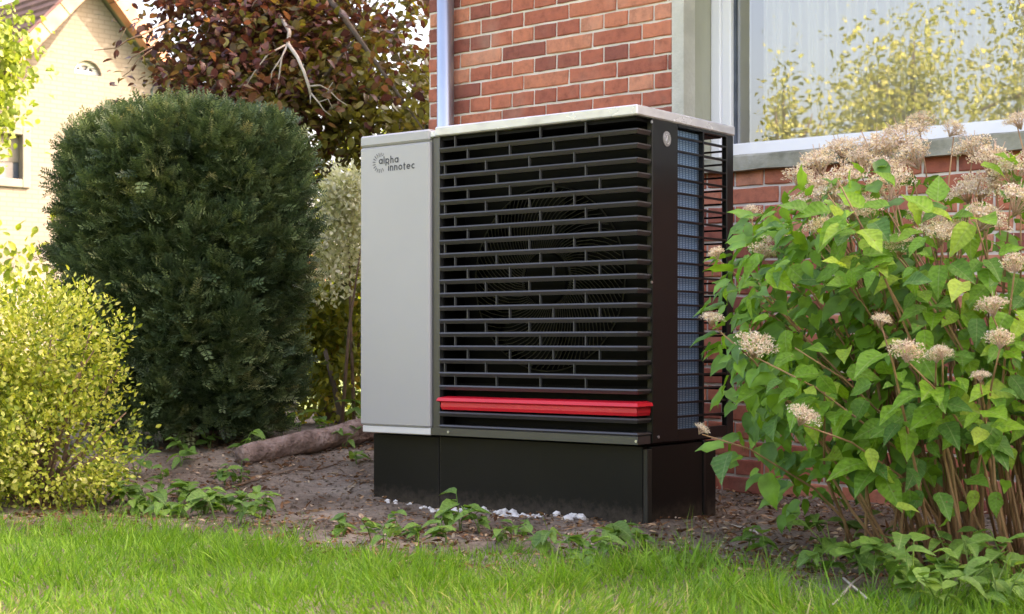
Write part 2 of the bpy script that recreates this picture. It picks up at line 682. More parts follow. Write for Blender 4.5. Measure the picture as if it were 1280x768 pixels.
# soil: grey-brown earth with bark crumbs
m, t, b = new_mat('soil')
geo = add(t, 'ShaderNodeNewGeometry')
n1 = add(t, 'ShaderNodeTexNoise')
n1.inputs['Scale'].default_value = 3.2
n1.inputs['Detail'].default_value = 8
n2 = add(t, 'ShaderNodeTexNoise')
n2.inputs['Scale'].default_value = 60
n2.inputs['Detail'].default_value = 8
n2.inputs['Roughness'].default_value = .75
for n_ in (n1, n2):
    t.links.new(geo.outputs['Position'], n_.inputs['Vector'])
r1 = ramp(t, [(.10, .070, .045), (.215, .165, .120), (.34, .28, .215)], [.3, .5, .7])
t.links.new(n1.outputs[0], r1.inputs[0])
r2 = ramp(t, [(.35, .33, .3), (1, 1, 1), (1.5, 1.45, 1.4)], [.3, .5, .72])
t.links.new(n2.outputs[0], r2.inputs[0])
mx = add(t, 'ShaderNodeMix', data_type='RGBA', blend_type='MULTIPLY')
mx.inputs['Factor'].default_value = 1
t.links.new(r1.outputs[0], mx.inputs[6])
t.links.new(r2.outputs[0], mx.inputs[7])
t.links.new(mx.outputs[2], b.inputs['Base Color'])
b.inputs['Roughness'].default_value = .95
bp = add(t, 'ShaderNodeBump')
bp.inputs['Strength'].default_value = .8
bp.inputs['Distance'].default_value = .02
t.links.new(n2.outputs[0], bp.inputs['Height'])
t.links.new(bp.outputs[0], b.inputs['Normal'])
M['soil'] = m
M['turf'] = mat_noise('turf', [(.045, .085, .015), (.10, .15, .03)], 3, .95, bump=.5)

M['grass'] = mat_leaf('grass_blades', [(.055, .155, .012), (.09, .235, .014), (.135, .305, .018), (.21, .37, .05), (.46, .42, .19)], [0, .3, .6, .93, .98], transl=.4, tboost=1.3)
M['yew'] = mat_leaf('yew_needles', [(.024, .046, .022), (.066, .112, .048), (.165, .225, .095), (.32, .31, .15)], [0, .45, .8, 1], transl=.15, rough=.45)
M['privet'] = mat_leaf('golden_privet_leaves', [(.07, .13, .016), (.17, .25, .025), (.40, .46, .055), (.62, .64, .17), (.74, .73, .36)], [0, .25, .55, .85, 1], transl=.35, tboost=1.2)
M['beech'] = mat_leaf('copper_beech_leaves', [(.06, .022, .026), (.12, .038, .034), (.085, .075, .022), (.19, .18, .035), (.21, .075, .05)], [0, .35, .6, .85, 1], transl=.35, tboost=1.5, rough=.35)
M['beech_obj'] = mat_leaf('copper_beech_leaf', [(.06, .022, .026), (.12, .038, .034), (.09, .07, .024), (.21, .075, .05)], [0, .35, .7, 1], source='obj', transl=.35, tboost=1.5, rough=.35)
M['olive'] = mat_leaf('olive_leaves', [(.05, .08, .012), (.12, .14, .02), (.26, .26, .03), (.34, .22, .04)], [0, .4, .85, 1], transl=.45, tboost=1.6)
M['hedge'] = mat_leaf('sunny_hedge_leaves', [(.08, .13, .015), (.17, .22, .025), (.32, .34, .05)], [0, .6, 1], transl=.5, tboost=1.5)
M['cream_leaf'] = mat_leaf('cream_leaves', [(.36, .42, .18), (.68, .68, .45), (.82, .80, .64)], [0, .4, 1], transl=.3, tboost=1.0)
M['garden_leaf'] = mat_leaf('pale_garden_leaves', [(.26, .32, .06), (.44, .48, .12), (.60, .62, .24)], [0, .5, 1], transl=.35, tboost=1.0)
M['chestnut'] = mat_leaf('lime_green_leaves', [(.11, .18, .025), (.20, .28, .045), (.32, .38, .10)], [0, .5, 1], transl=.35, tboost=1.0)
M['hyd'] = mat_leaf('hydrangea_leaf', [(.075, .19, .045), (.125, .285, .035), (.185, .37, .028), (.34, .47, .07)], [0, .35, .8, 1], source='obj', transl=.42, tboost=1.3, rough=.5, spec=.25, spots=True, vein=.15)
M['hyd_a'] = mat_leaf('hydrangea_leaves', [(.075, .19, .045), (.125, .285, .035), (.185, .37, .03)], [0, .4, 1], transl=.35, tboost=1.3, rough=.42)
M['weed'] = mat_leaf('weed_leaf', [(.075, .17, .03), (.12, .25, .04), (.19, .33, .06)], [0, .5, 1], source='obj', transl=.35, tboost=1.3, vein=.1)
M['floret'] = mat_leaf('dried_florets', [(.62, .47, .38), (.83, .71, .62), (.92, .86, .79)], [0, .4, 1], transl=.42, tboost=1.0, rough=.8, spec=.1)
M['litter'] = mat_leaf('litter', [(.07, .035, .02), (.20, .10, .05), (.36, .22, .12), (.52, .42, .30)], [0, .45, .8, 1], transl=.1, rough=.9, spec=.1)

# ================================================================ GROUND
gb = MB()
gb.add([(-400, -400, -.05), (400, -400, -.05), (400, 800, -.05), (-400, 800, -.05)], [(0, 1, 2, 3)])
g = gb.build('ground', M['turf'])
g['kind'] = 'structure'


def vnoise(x, y, s, seed):
    r_ = np.random.default_rng(seed)
    G = r_.random((64, 64))
    X, Y = x * s + 100, y * s + 100
    i, j = np.floor(X).astype(int), np.floor(Y).astype(int)
    fx, fy = X - i, Y - j
    fx, fy = fx * fx * (3 - 2 * fx), fy * fy * (3 - 2 * fy)
    a = lambda p, q: G[p % 64, q % 64]
    return (a(i, j) * (1 - fx) + a(i + 1, j) * fx) * (1 - fy) + (a(i, j + 1) * (1 - fx) + a(i + 1, j + 1) * fx) * fy


def soil_h(x, y):
    x = np.asarray(x, float)
    y = np.asarray(y, float)
    h = (vnoise(x, y, 2.5, 1) - .5) * .035 + (vnoise(x, y, 9, 2) - .5) * .022 + (vnoise(x, y, 28, 3) - .5) * .014
    edge = np.clip((y - 3.6) / .5, 0, 1)
    return ground_z(x, y) + h * (.4 + .6 * edge) - .004


nx, ny = 260, 300
xs = np.linspace(-3.2, 2.8, nx)
ys = np.linspace(1.2, 8.6, ny)
XX, YY = np.meshgrid(xs, ys)
ZZ = soil_h(XX, YY)
V = np.stack([XX, YY, ZZ], -1).reshape(-1, 3)
ii = np.arange(nx * ny).reshape(ny, nx)
Q = np.stack([ii[:-1, :-1], ii[:-1, 1:], ii[1:, 1:], ii[1:, :-1]], -1).reshape(-1, 4)
so = obj('soil_bed', V, [tuple(q) for q in Q.tolist()], M['soil'], smooth=True)
so['kind'] = 'structure'


def lawn_edge(x):
    """forward distance at which the lawn stops"""
    x = np.asarray(x, float)
    return np.interp(x, [-3.2, -1.2, -.75, -.45, .05, .5, .75, 1.0, 2.6], [4.58, 4.54, 4.30, 3.96, 3.70, 3.70, 3.52, 3.28, 3.0])


# grass
n = 150000
gx = rng.uniform(-2.6, 2.2, n)
gy = rng.uniform(2.3, 4.95, n)
vis = np.abs(gx) < .36 * gy + .25
keep = rng.random(n) < np.where(vis, 1, .35)
e = lawn_edge(gx) + (vnoise(gx, gy, 4, 9) - .5) * .55 + (vnoise(gx, gy, 11, 19) - .5) * .3
over = gy - e
keep &= (rng.random(n) < np.where(over < 0, 1, np.exp(-np.maximum(over, 0) / .16) * .5))
bare = vnoise(gx, gy, 3.2, 21)
keep &= ~((bare > .60) & (over > -.32) & (rng.random(n) < .7))
gx, gy, over = gx[keep], gy[keep], over[keep]
n = len(gx)
gpos = np.stack([gx, gy, soil_h(gx, gy) - .004], 1)
lean = rng.normal(size=(n, 3)) * .55
clump = (vnoise(gx, gy, 7, 4) - .5) * 1.6
lean[:, 0] += clump
lean[:, 1] += (vnoise(gx, gy, 7, 5) - .5) * 1.6
lean[:, 2] = 1.0
hgt = (.018 + .034 * rng.random(n) ** 1.5) * (.65 + .9 * vnoise(gx, gy, 4, 6)) * np.clip(1.1 - over * .8, .5, 1.25) * (1 + .7 * (vnoise(gx, gy, 13, 41) > .72) * (over > -.6))
Nn = rng.normal(size=(n, 3))
Nn[:, 2] += -.2
blade = ([(0, -.5, 0), (0, .5, 0), (.45, -.42, .04), (.45, .42, .04), (.8, -.25, .16), (.8, .25, .16), (1, 0, .32)],
         [(0, 1, 3), (0, 3, 2), (2, 3, 5), (2, 5, 4), (4, 5, 6)])
grass = cloud('grass', blade, gpos, lean, Nn, hgt, M['grass'], rnd=np.clip(rng.random(n) * .8 + (vnoise(gx, gy, 2, 31)) * .25, 0, 1), width=rng.uniform(.0015, .0028, n) + .003 * (rng.random(n) < .10))
tag(grass, 'bright green lawn grass in front of the soil bed', 'grass')

# bark crumbs, dead leaf bits and crumbs lying on the soil
n = 24000
lx = rng.uniform(-1.6, 1.7, n)
ly = rng.uniform(3.5, 6.3, n)
k = (ly > lawn_edge(lx) - .15)
k &= vnoise(lx, ly, 3, 8) > rng.random(n) * .7 - .05
lx, ly = lx[k], ly[k]
n = len(lx)
Tn = rng.normal(size=(n, 3)); Tn[:, 2] *= .25
Nm = rng.normal(size=(n, 3)) * .4; Nm[:, 2] += 1
lit = cloud('bark_litter', LEAF_SMALL, np.stack([lx, ly, soil_h(lx, ly) + .007], 1), Tn, Nm, (.007 + .034 * rng.random(n) ** 2), M['litter'], width=rng.uniform(.006, .026, n))
tag(lit, 'brown bark crumbs and dead leaf bits scattered on the soil', 'litter')

# crumbs of earth
n = 9000
lx = rng.uniform(-1.9, 1.8, n)
ly = rng.uniform(3.4, 6.4, n)
k = (ly > lawn_edge(lx) - .2) & (vnoise(lx, ly, 4, 18) > rng.random(n) * .8)
lx, ly = lx[k], ly[k]
n = len(lx)
octa = ([(1, 0, 0), (-1, 0, 0), (0, 1, 0), (0, -1, 0), (0, 0, .8), (0, 0, -.8)], [(0, 2, 4), (2, 1, 4), (1, 3, 4), (3, 0, 4), (2, 0, 5), (1, 2, 5), (3, 1, 5), (0, 3, 5)])
cr_ = cloud('soil_crumbs', octa, np.stack([lx, ly, soil_h(lx, ly) + .001], 1), rng.normal(size=(n, 3)), rng.normal(size=(n, 3)), .0025 + .010 * rng.random(n) ** 3, M['soil'])
tag(cr_, 'loose crumbs of grey brown earth lying on the soil bed', 'soil')

# ================================================================ BRICK HOUSE
WR = -math.atan2(.692, .722)
U2 = Vector((.722, -.692, 0))
N2 = Vector((.692, .722, 0))
W0 = Vector((.774 * S, 7.215 * S, 0))
house = tag(empty('brick_house', W0, WR), 'red brick house with pale mortar, zinc drainpipe and large white window', 'house')
SH = -.0163
EAVE = 2.85
PITCH, COURSE = .318 * S, .0833 * S
A0, B0, H0 = -.189 * S, -.030 * S, -.114 * S
UL = -1.710 * S
UR = 8.0
WU0, WU1 = .002 * S, 2.75 * S        # opening in the brick (plaster band included)
WV0 = CH + .80 * S                   # sill underside
WV1 = CH + 1.95 * S
ZJ = CH + 1.638 * S                  # height of one bed joint at u=0


def zsh(u):
    return SH * u


# mortar wall with opening; local: x=u, y into wall, z
def quad_panel(mb, u0, u1, z0, z1, y=0.0):
    mb.add([(u0, y, z0 + zsh(u0)), (u1, y, z0 + zsh(u1)), (u1, y, z1 + zsh(u1)), (u0, y, z1 + zsh(u0))], [(0, 1, 2, 3)])


mb = MB()
quad_panel(mb, UL, WU0, -.3, EAVE)
quad_panel(mb, WU1, UR, -.3, EAVE)
quad_panel(mb, WU0, WU1, -.3, WV0)
quad_panel(mb, WU0, WU1, WV1, EAVE)
# other walls
D = 8.0
mb.add([(UL, 0, -.3), (UL, D, -.3), (UL, D, EAVE), (UL, D / 2, EAVE + 2.4), (UL, 0, EAVE)], [(0, 1, 2, 3, 4)])
mb.add([(UR, 0, -.3), (UR, D, -.3), (UR, D, EAVE), (UR, D / 2, EAVE + 2.4), (UR, 0, EAVE)], [(4, 3, 2, 1, 0)])
mb.add([(UL, D, -.3), (UR, D, -.3), (UR, D, EAVE), (UL, D, EAVE)], [(0, 1, 2, 3)])
wall = mb.build('wall', M['mortar'], house, recalc=False)
# roof slab
rf = MB()
o_, th = .22, .12
for s in (0, 1):
    ye, yr = (-o_, D / 2) if s == 0 else (D + o_, D / 2)
    ze, zr = EAVE - .12, EAVE + 2.4
    rf.add([(UL - .25, ye, ze), (UR + .25, ye, ze), (UR + .25, yr, zr), (UL - .25, yr, zr),
            (UL - .25, ye, ze + th), (UR + .25, ye, ze + th), (UR + .25, yr, zr + th), (UL - .25, yr, zr + th)],
           [(0, 1, 2, 3), (4, 5, 6, 7), (0, 1, 5, 4), (0, 3, 7, 4), (1, 2, 6, 5)])
rf.build('roof', M['roof_tile'], house)


def brick_mesh(L, H, seed):
    r_ = random.Random(seed)
    c, p, d = .0035, .0065, .03
    j = lambda a=.0019: r_.uniform(-a, a)
    x0, x1, z0, z1 = -L / 2, L / 2, -H / 2, H / 2
    v, f = [], []
    # outer ring with mid points for uneven edges, inset front ring
    def ring(ins, y):
        pts = []
        nx_ = 4
        for i in range(nx_):
            pts.append((x0 + ins + (x1 - x0 - 2 * ins) * i / nx_ + j(), y + j(.0008), z0 + ins + j()))
        for i in range(2):
            pts.append((x1 - ins + j(), y + j(.0008), z0 + ins + (z1 - z0 - 2 * ins) * i / 2 + j()))
        for i in range(nx_):
            pts.append((x1 - ins - (x1 - x0 - 2 * ins) * i / nx_ + j(), y + j(.0008), z1 - ins + j()))
        for i in range(2):
            pts.append((x0 + ins + j(), y + j(.0008), z1 - ins - (z1 - z0 - 2 * ins) * i / 2 + j()))
        return pts
    a, b2, c2 = ring(0, d), ring(0, -p + c), ring(c, -p)
    k = len(a)
    v = a + b2 + c2
    for i in range(k):
        i2 = (i + 1) % k
        f.append((i, i2, k + i2, k + i))
        f.append((k + i, k + i2, 2 * k + i2, 2 * k + i))
    f.append(tuple(range(2 * k, 3 * k)))
    return v, f


JT = .0095
ST = [brick_mesh(PITCH - JT, COURSE - JT, i) for i in range(5)]
HD = [brick_mesh(PITCH / 2 - JT, COURSE - JT, 20 + i) for i in range(5)]
STm = [mesh_from('brick', *t_, M['brick']) for t_ in ST]
HDm = [mesh_from('brick', *t_, M['brick']) for t_ in HD]
tilt = math.atan(SH)
parts_n = 0
far_v, far_f, far_r = [], [], []
brng = random.Random(3)
k0 = -int((EAVE - ZJ) / COURSE) - 1
k1 = int((ZJ + .2) / COURSE)
for kk in range(k0, k1):
    zt = ZJ - COURSE * kk            # joint kk at u=0 lies here; row below it
    zc = zt - COURSE / 2
    if zc + COURSE / 2 > EAVE - .02:
        continue
    typ = (kk - 1) % 4               # 0 stretcher A, 1 header, 2 stretcher B, 3 header
    pit = PITCH if typ in (0, 2) else PITCH / 2
    off = {0: A0, 2: B0}.get(typ, H0)
    i0 = int(math.floor((UL - off) / pit))
    i1 = int(math.ceil((UR - off) / pit))
    for i in range(i0, i1):
        ua, ub = off + pit * i, off + pit * (i + 1)
        ua0, ub0 = max(ua, UL - JT / 2), min(ub, UR)
        in_win_rows = (zt - COURSE > WV0 - .5 * COURSE) and (zt < WV1 + COURSE * .5)
        if in_win_rows:
            if ua0 < WU0 and ub0 > WU0:
                ub0 = WU0
            elif ua0 < WU1 and ub0 > WU1:
                ua0 = WU1
            elif ua0 >= WU0 and ub0 <= WU1:
                continue
        if ub0 - ua0 < .022:
            continue
        uc = (ua0 + ub0) / 2
        sx = (ub0 - ua0 - JT) / (pit - JT)
        full = sx > .999
        z_ = zc + zsh(uc)
        rr = brng.uniform(-.0016, .0016)
        vis1 = (uc < .03) and (CH + 1.13 * S < zc < CH + 1.78 * S)
        vis2 = (-.12 < uc < 1.42) and (.12 < zc < WV0 + .02)
        idx = brng.randrange(5)
        if (vis1 or vis2) and parts_n < 300:
            o = bpy.data.objects.new('brick', (STm if pit == PITCH else HDm)[idx])
            o.location = (uc, rr, z_)
            o.rotation_euler = (0, -tilt, 0)
            o.scale = (sx, 1, 1)
            link(o, wall)
            parts_n += 1
        else:
            tv, tf = (ST if pit == PITCH else HD)[idx]
            b_ = len(far_v)
            ct, st_ = math.cos(tilt), math.sin(tilt)
            far_v += [(uc + x * sx, y + rr, z_ + zz + x * sx * math.tan(tilt)) for (x, y, zz) in tv]
            far_f += [tuple(q + b_ for q in ff) for ff in tf]
            far_r += [brng.random()] * len(tv)
fo = obj('brickwork', far_v, far_f, M['brick_far'], wall)
at = fo.data.attributes.new('rnd', 'FLOAT', 'POINT')
at.data.foreach_set('value', np.array(far_r[:len(fo.data.vertices)], np.float32))
fo['kind'] = 'stuff'

# window surround
u_b = .074 * S                      # plaster band edge -> reveal
rd = .20 * S
ws = MB()
ws.box(WU0 + .001, u_b, -.012, .06, WV0 + .055, WV1)
ws.build('plaster_band', M['plaster_edge'], house)
ws = MB()
ws.box(u_b - .03, u_b - .001, .0, rd + .10, WV0 + .05, WV1)
ws.build('reveal', M['plaster'], house)
ws = MB()
u_f1 = WU1 - .06
win = MB()
zs0 = CH + .868 * S
fr_w = .109 * S
# outer frame
win.bbox(u_b, u_b + fr_w * .52, rd, rd + .07, zs0, WV1, .004)
win.bbox(u_b + fr_w * .52, u_b + fr_w, rd + .010, rd + .075, zs0, WV1, .004)
zf0 = CH + .868 * S
zf1 = CH + .955 * S
win.bbox(u_b + fr_w, u_f1 - .07, rd - .004, rd + .07, zf0 - .01, zf1, .004)
win.bbox(u_f1 - .07, u_f1, rd, rd + .07, zs0, WV1, .004)
win.bbox(u_b + fr_w, u_f1 - .07, rd, rd + .07, WV1 - .08, WV1, .004)
for i_, p_ in enumerate(win.v):
    win.v[i_] = (p_[0], p_[1], p_[2] + zsh(p_[0]))
window = win.build('window', M['pvc'], house)
gk = MB()
gk.box(u_b + fr_w + .001, u_b + fr_w + .010, rd + .030, rd + .043, zf1 + .001, WV1 - .082)
gk.build('gasket', M['gasket'], window)
gp = MB()
gp.add([(u_b + fr_w + .018, rd + .045, zf1 - .01), (u_f1 - .06, rd + .045, zf1 - .04), (u_f1 - .06, rd + .045, WV1 - .05), (u_b + fr_w + .018, rd + .045, WV1 - .05)], [(0, 1, 2, 3)])
gp.build('glass_pane', M['glass'], window, recalc=False)
ln = MB()
ln.box(u_b + fr_w + .002, u_b + fr_w + .062, rd + .050, rd + .060, zf1 + .001, WV1 - .082)
ln.build('inner_frame', M['inner_grey'], window)
sl = MB()
nS = 40
prof = [(-.045, 0), (-.045, .050), (-.03, .058), (rd + .01, .066), (rd + .01, 0)]
for i in range(nS + 1):
    u = WU0 - .0 + (WU1 - WU0) * i / nS
    for (y, z) in prof:
        sl.v.append((u, y + (brng.uniform(-.0025, .0025) if y < 0 else 0), WV0 + z - .004 + zsh(u) + brng.uniform(-.002, .002)))
kq = len(prof)
for i in range(nS):
    for q in range(kq):
        q2 = (q + 1) % kq
        sl.f.append((i * kq + q, (i + 1) * kq + q, (i + 1) * kq + q2, i * kq + q2))
sl.f += [tuple(range(kq)), tuple(nS * kq + q for q in range(kq))[::-1]]
sl.build('window_sill', M['stone'], house)
# room behind
rm = MB()
rm.box(u_b - .4, u_f1 + .8, rd + .22, 3.2, .2, EAVE - .2)
ro = rm.build('room', M['room'], house)
import bmesh
bm = bmesh.new(); bm.from_mesh(ro.data)
for f_ in list(bm.faces):
    if abs(f_.calc_center_median().y - (rd + .22)) < .01:
        bm.faces.remove(f_)
bm.to_mesh(ro.data); bm.free()
# inner wall strips closing the room round the window
rb = MB()
rb.box(u_b - .4, u_b + .02, rd + .20, rd + .23, .2, EAVE - .2)
rb.box(u_f1, u_f1 + .8, rd + .20, rd + .23, .2, EAVE - .2)
rb.box(u_b + .02, u_f1, rd + .20, rd + .23, .2, zs0 - .05)
rb.box(u_b + .02, u_f1, rd + .20, rd + .23, WV1 - .02, EAVE - .2)
rb.build('inner_wall', M['room'], house)
# drainpipe
dpx = -1.51 * S
dp = MB()
dp.tube([(dpx, -.055, -.05), (dpx, -.055, 1.0), (dpx, -.055, EAVE - .1)], .0375, 20)
dpo = dp.build('drainpipe', M['zinc'], house, smooth=True)
cl = MB()
cl.tube([(dpx, -.055, 2.25), (dpx, -.055, 2.28)], .042, 20)
cl.box(dpx - .008, dpx + .008, -.03, .02, 2.255, 2.275)
cl.build('pipe_clip', M['zinc'], dpo)

# curtain: pleated sheer hanging behind the glass
cu = empty('curtain', tuple(W0 + U2 * (u_b + .3) + N2 * (rd + .3)), WR)
nP = 520
cu_w = u_f1 - u_b - .22
cv, cf = [], []
for i in range(nP + 1):
    s_ = i / nP * cu_w
    ph = s_ / .052 * 2 * math.pi + .8 * math.sin(s_ * 9)
    y = .020 * math.sin(ph) + .008 * math.sin(ph * 2.3 + 1)
    for z in (.45, 1.4, WV1):
        cv.append((s_ - .02, y * (1.1 if z < 1 else 1), z))
for i in range(nP):
    for q in range(2):
        cf.append((i * 3 + q, (i + 1) * 3 + q, (i + 1) * 3 + q + 1, i * 3 + q + 1))
COL.objects.unlink(cu); bpy.data.objects.remove(cu)
cu = obj('curtain', cv, cf, M['curtain'], smooth=True, loc=tuple(W0 + U2 * (u_b + .17) + N2 * (rd + .135)))
cu.rotation_euler = (0, 0, WR)
tag(cu, 'sheer white pleated curtain hanging behind the large window', 'curtain')

# ================================================================ HEAT PUMP
PR = -R(37.5)
pump_c = Vector((.468 * S, 5.6 * S, 0))
pump = tag(empty('heat_pump', pump_c, PR), 'black louvred outdoor heat pump with silver cabinet panel and red stripe', 'heat pump')


def pz(py):
    return .69 + (428 - py) / 335.4


def pbuild(mb, name, mat, parent=pump, smooth=False):
    return mb.build(name, M[mat], parent, smooth, scale=S)


ZB = .307
# cabinet left
b = MB(); b.bbox(-1.406, -1.020, .008, .70, ZB, 1.566, .006)
cabinet = pbuild(b, 'cabinet', 'silver')
b = MB(); b.bbox(-1.409, -1.017, -.006, .03, .336, 1.522, .007)
fp = pbuild(b, 'front_panel', 'silver')
b = MB(); b.bbox(-1.410, -1.016, -.006, .704, 1.525, 1.573, .008)
pbuild(b, 'top_cap', 'silver')
b = MB(); b.bbox(-1.400, -1.016, .0, .05, ZB - .002, .333, .003)
pbuild(b, 'bottom_rail', 'silver_trim')
b = MB(); b.box(-1.0155, -.975, .012, .07, ZB + .03, 1.537)
stile = pbuild(b, 'grille_stile', 'slat')
# lid
b = MB(); b.bbox(-.987, .004, -.008, .735, 1.538, 1.577, .005)
pbuild(b, 'lid', 'lid')
b = MB(); b.bbox(-1.0155, -.988, -.002, .72, 1.538, 1.562, .003)
pbuild(b, 'lid_edge', 'lid')

# front grille
fg = empty('front_grille', (0, 0, 0), 0, pump)
zsl = [pz(161 + 18.2 * k) for k in range(19)] + [pz(525.2), pz(543.4)]


def slat_mesh(x0, x1):
    """profile swept along the front and round the right end"""
    prof = [(.010, -.0150), (0, -.0015), (.0050, .0044), (.016, .0040), (.084, .002), (.084, -.004), (.018, -.0150)]
    path = [((x0, 0), (0, 1)), ((x1 - .0, 0), (-.7, 1))]
    v, f = [], []
    k = len(prof)
    ends = [lambda d: (x0, d), lambda d: (x1 - d * .9, d), lambda d: (x1 - d * .9, .098)]
    for e in ends:
        for d, z in prof:
            x, y = e(d)
            v.append((x * S, y * S, z * S))
    for i in range(2):
        for q in range(k):
            q2 = (q + 1) % k
            f.append((i * k + q, (i + 1) * k + q, (i + 1) * k + q2, i * k + q2))
    f.append(tuple(range(k)))
    f.append(tuple(2 * k + q for q in range(k))[::-1])
    me = mesh_from('slat', v, f, M['slat'])
    fixn(me)
    return me


smesh = slat_mesh(-.969, 0.0)
for z in zsl:
    o = link(bpy.data.objects.new('slat', smesh), fg)
    o.location = (0, 0, z * S)
dm = MB(); dm.box(-.0022, .0022, .006, .018, -.0485, -.006)
dmesh = mesh_from('divider', [(x * S, y * S, z * S) for x, y, z in dm.v], dm.f, M['divider'])
offs = [[.241, .457, .675, .89], [.1765, .394, .608, .824], [.295, .511, .730, .945]]
for gidx in range(19):
    for L in offs[gidx % 3]:
        o = link(bpy.data.objects.new('divider', dmesh), fg)
        o.location = (-L * S, 0, (zsl[gidx] + .053) * S)
# red bar
rbv, rbf = [], []
zr0, zr1 = pz(520.8), pz(502.5)
h = zr1 - zr0
prof = [(.022, h), (-.006, h - .006), (-.012, h * .66), (.004, h * .52), (.002, h * .22), (.006, 0), (.05, 0), (.05, h)]
kq = len(prof)
for (x, mit) in ((-.975, .9), (.008, -.9)):
    for d, z in prof:
        rbv.append((x + mit * max(0, d + .012), d, z))
for (d, z) in prof:
    rbv.append((.008 - .9 * max(0, d + .012), .098, z))
for i in range(2):
    for q in range(kq):
        q2 = (q + 1) % kq
        rbf.append((i * kq + q, (i + 1) * kq + q, (i + 1) * kq + q2, i * kq + q2))
rbf += [tuple(range(kq)), tuple(2 * kq + q for q in range(kq))[::-1]]
b = MB(); b.add([(x, y, z + zr0) for x, y, z in rbv], rbf)
o = pbuild(b, 'accent_bar', 'red')
o['label'] = 'bright red accent bar across the lower grille'
# lower lip and back plates
b = MB(); b.box(-1.0155, 0.0, .002, .09, ZB, ZB + .030)
pbuild(b, 'bottom_lip', 'slat')
b = MB()
b.box(-.972, -.01, .100, .108, ZB + .031, .52)
pbuild(b, 'back_plate', 'black')
b = MB(); b.box(-.972, -.02, .02, .66, 1.522, 1.537)
pbuild(b, 'underside', 'black')

# fan housing plate with round opening
FX, FZ, FR_ = -.53, .945, .372
b = MB()
nn = 64
ring = []
for i in range(nn):
    a = 2 * math.pi * i / nn
    ring.append((FX + FR_ * math.cos(a), .165, FZ + FR_ * math.sin(a)))
sq = []
for i in range(nn):
    a = 2 * math.pi * i / nn
    c_, s_ = math.cos(a), math.sin(a)
    kx = ((-.02 - FX) if c_ > 0 else (FX + .972)) / max(abs(c_), 1e-6)
    kz = ((1.52 - FZ) if s_ > 0 else (FZ - .34)) / max(abs(s_), 1e-6)
    kk = min(kx, kz)
    sq.append((FX + c_ * kk, .165, FZ + s_ * kk))
back = [(x, .26, z) for x, y, z in ring]
b.add(ring + sq + back, [(i, (i + 1) % nn, nn + (i + 1) % nn, nn + i) for i in range(nn)] +
      [(i, (i + 1) % nn, 2 * nn + (i + 1) % nn, 2 * nn + i) for i in range(nn)])
shroud = pbuild(b, 'fan_shroud', 'black')
b = MB()
b.tube([(FX + FR_ * math.cos(2 * math.pi * i / 48), .158, FZ + FR_ * math.sin(2 * math.pi * i / 48)) for i in range(49)], .003, 6, cap=False)
for rr_ in (.12,):
    b.tube([(FX + rr_ * math.cos(2 * math.pi * i / 48), .150, FZ + rr_ * math.sin(2 * math.pi * i / 48)) for i in range(49)], .0035, 5, cap=False)
for q in range(84):
    a0 = 2 * math.pi * q / 84
    pts = []
    for i in range(6):
        t_ = i / 5
        r_ = .11 + (.365 - .11) * t_
        a = a0 + .75 * (1 - t_)
        pts.append((FX + r_ * math.cos(a), .150, FZ + r_ * math.sin(a)))
    b.tube(pts, .0019, 4, cap=False)
pbuild(b, 'fan_guard', 'wire')
fan = MB()
fan.tube([(FX, .14, FZ), (FX, .146, FZ), (FX, .155, FZ), (FX, .25, FZ)], [.05, .10, .108, .108], 28)
fan_o = pbuild(fan, 'fan_hub', 'black')
for q in range(5):
    a0 = 2 * math.pi * q / 5 + .3
    v, f = [], []
    for i in range(7):
        r_ = .10 + .25 * i / 6
        for j in range(6):
            a = a0 + (j / 5 - .5) * (1.0 - .15 * i / 6) + .25 * i / 6
            v.append((FX + r_ * math.cos(a), .175 + .07 * j / 5, FZ + r_ * math.sin(a)))
    for i in range(6):
        for j in range(5):
            f.append((i * 6 + j, (i + 1) * 6 + j, (i + 1) * 6 + j + 1, i * 6 + j + 1))
    fb = MB(); fb.add(v, f)
    pbuild(fb, 'fan_blade', 'black', fan_o, smooth=True)
b = MB()
b.box(-.9715, -.966, .03, .168, ZB + .032, 1.52)
pbuild(b, 'grille_liner', 'black')
# coil
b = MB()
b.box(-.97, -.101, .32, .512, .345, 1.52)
pbuild(b, 'coil_shaded', 'black')  # rest of the coil, coloured black for the shade inside the casing
b = MB()
b.box(-.1005, -.028, .32, .512, .345, 1.52)
pbuild(b, 'coil', 'coil')
b = MB()
b.box(-.035, -.022, .508, .520, .345, 1.52)
pbuild(b, 'coil_edge', 'zinc')
# right post, rear post, side vent
b = MB(); b.bbox(-.022, .003, .099, .286, ZB, 1.537, .003)
post = pbuild(b, 'side_panel', 'side_metal')
b = MB(); b.bbox(-.022, .003, .667, .722, ZB, 1.537, .003)
pbuild(b, 'rear_post', 'side_metal')
b = MB(); b.box(-.022, .002, .287, .666, ZB, .351)
pbuild(b, 'side_rail', 'side_metal')
b = MB(); b.box(-.022, .002, .287, .666, 1.526, 1.537)
vent = pbuild(b, 'side_vent', 'side_metal')
vm = MB(); vm.bbox(-.014, .001, .2865, .6665, -.0042, .0042, .0015)
vmesh = mesh_from('vent_slat', [(x * S, y * S, z * S) for x, y, z in vm.v], vm.f, M['side_metal']); fixn(vmesh)
rmx = MB(); rmx.bbox(-.93, -.024, .708, .720, -.0038, .0038, .0015)
rmesh = mesh_from('rear_slat', [(x * S, y * S, z * S) for x, y, z in rmx.v], rmx.f, M['side_metal']); fixn(rmesh)
for k in range(21):
    z = zsl[0] - .0543 * k
    o = link(bpy.data.objects.new('vent_slat', vmesh), vent); o.location = (0, 0, z * S)
    o = link(bpy.data.objects.new('rear_slat', rmesh), vent); o.location = (0, 0, (z - .01) * S)
b = MB(); b.box(-.018, .002, .476, .486, .352, 1.5255)
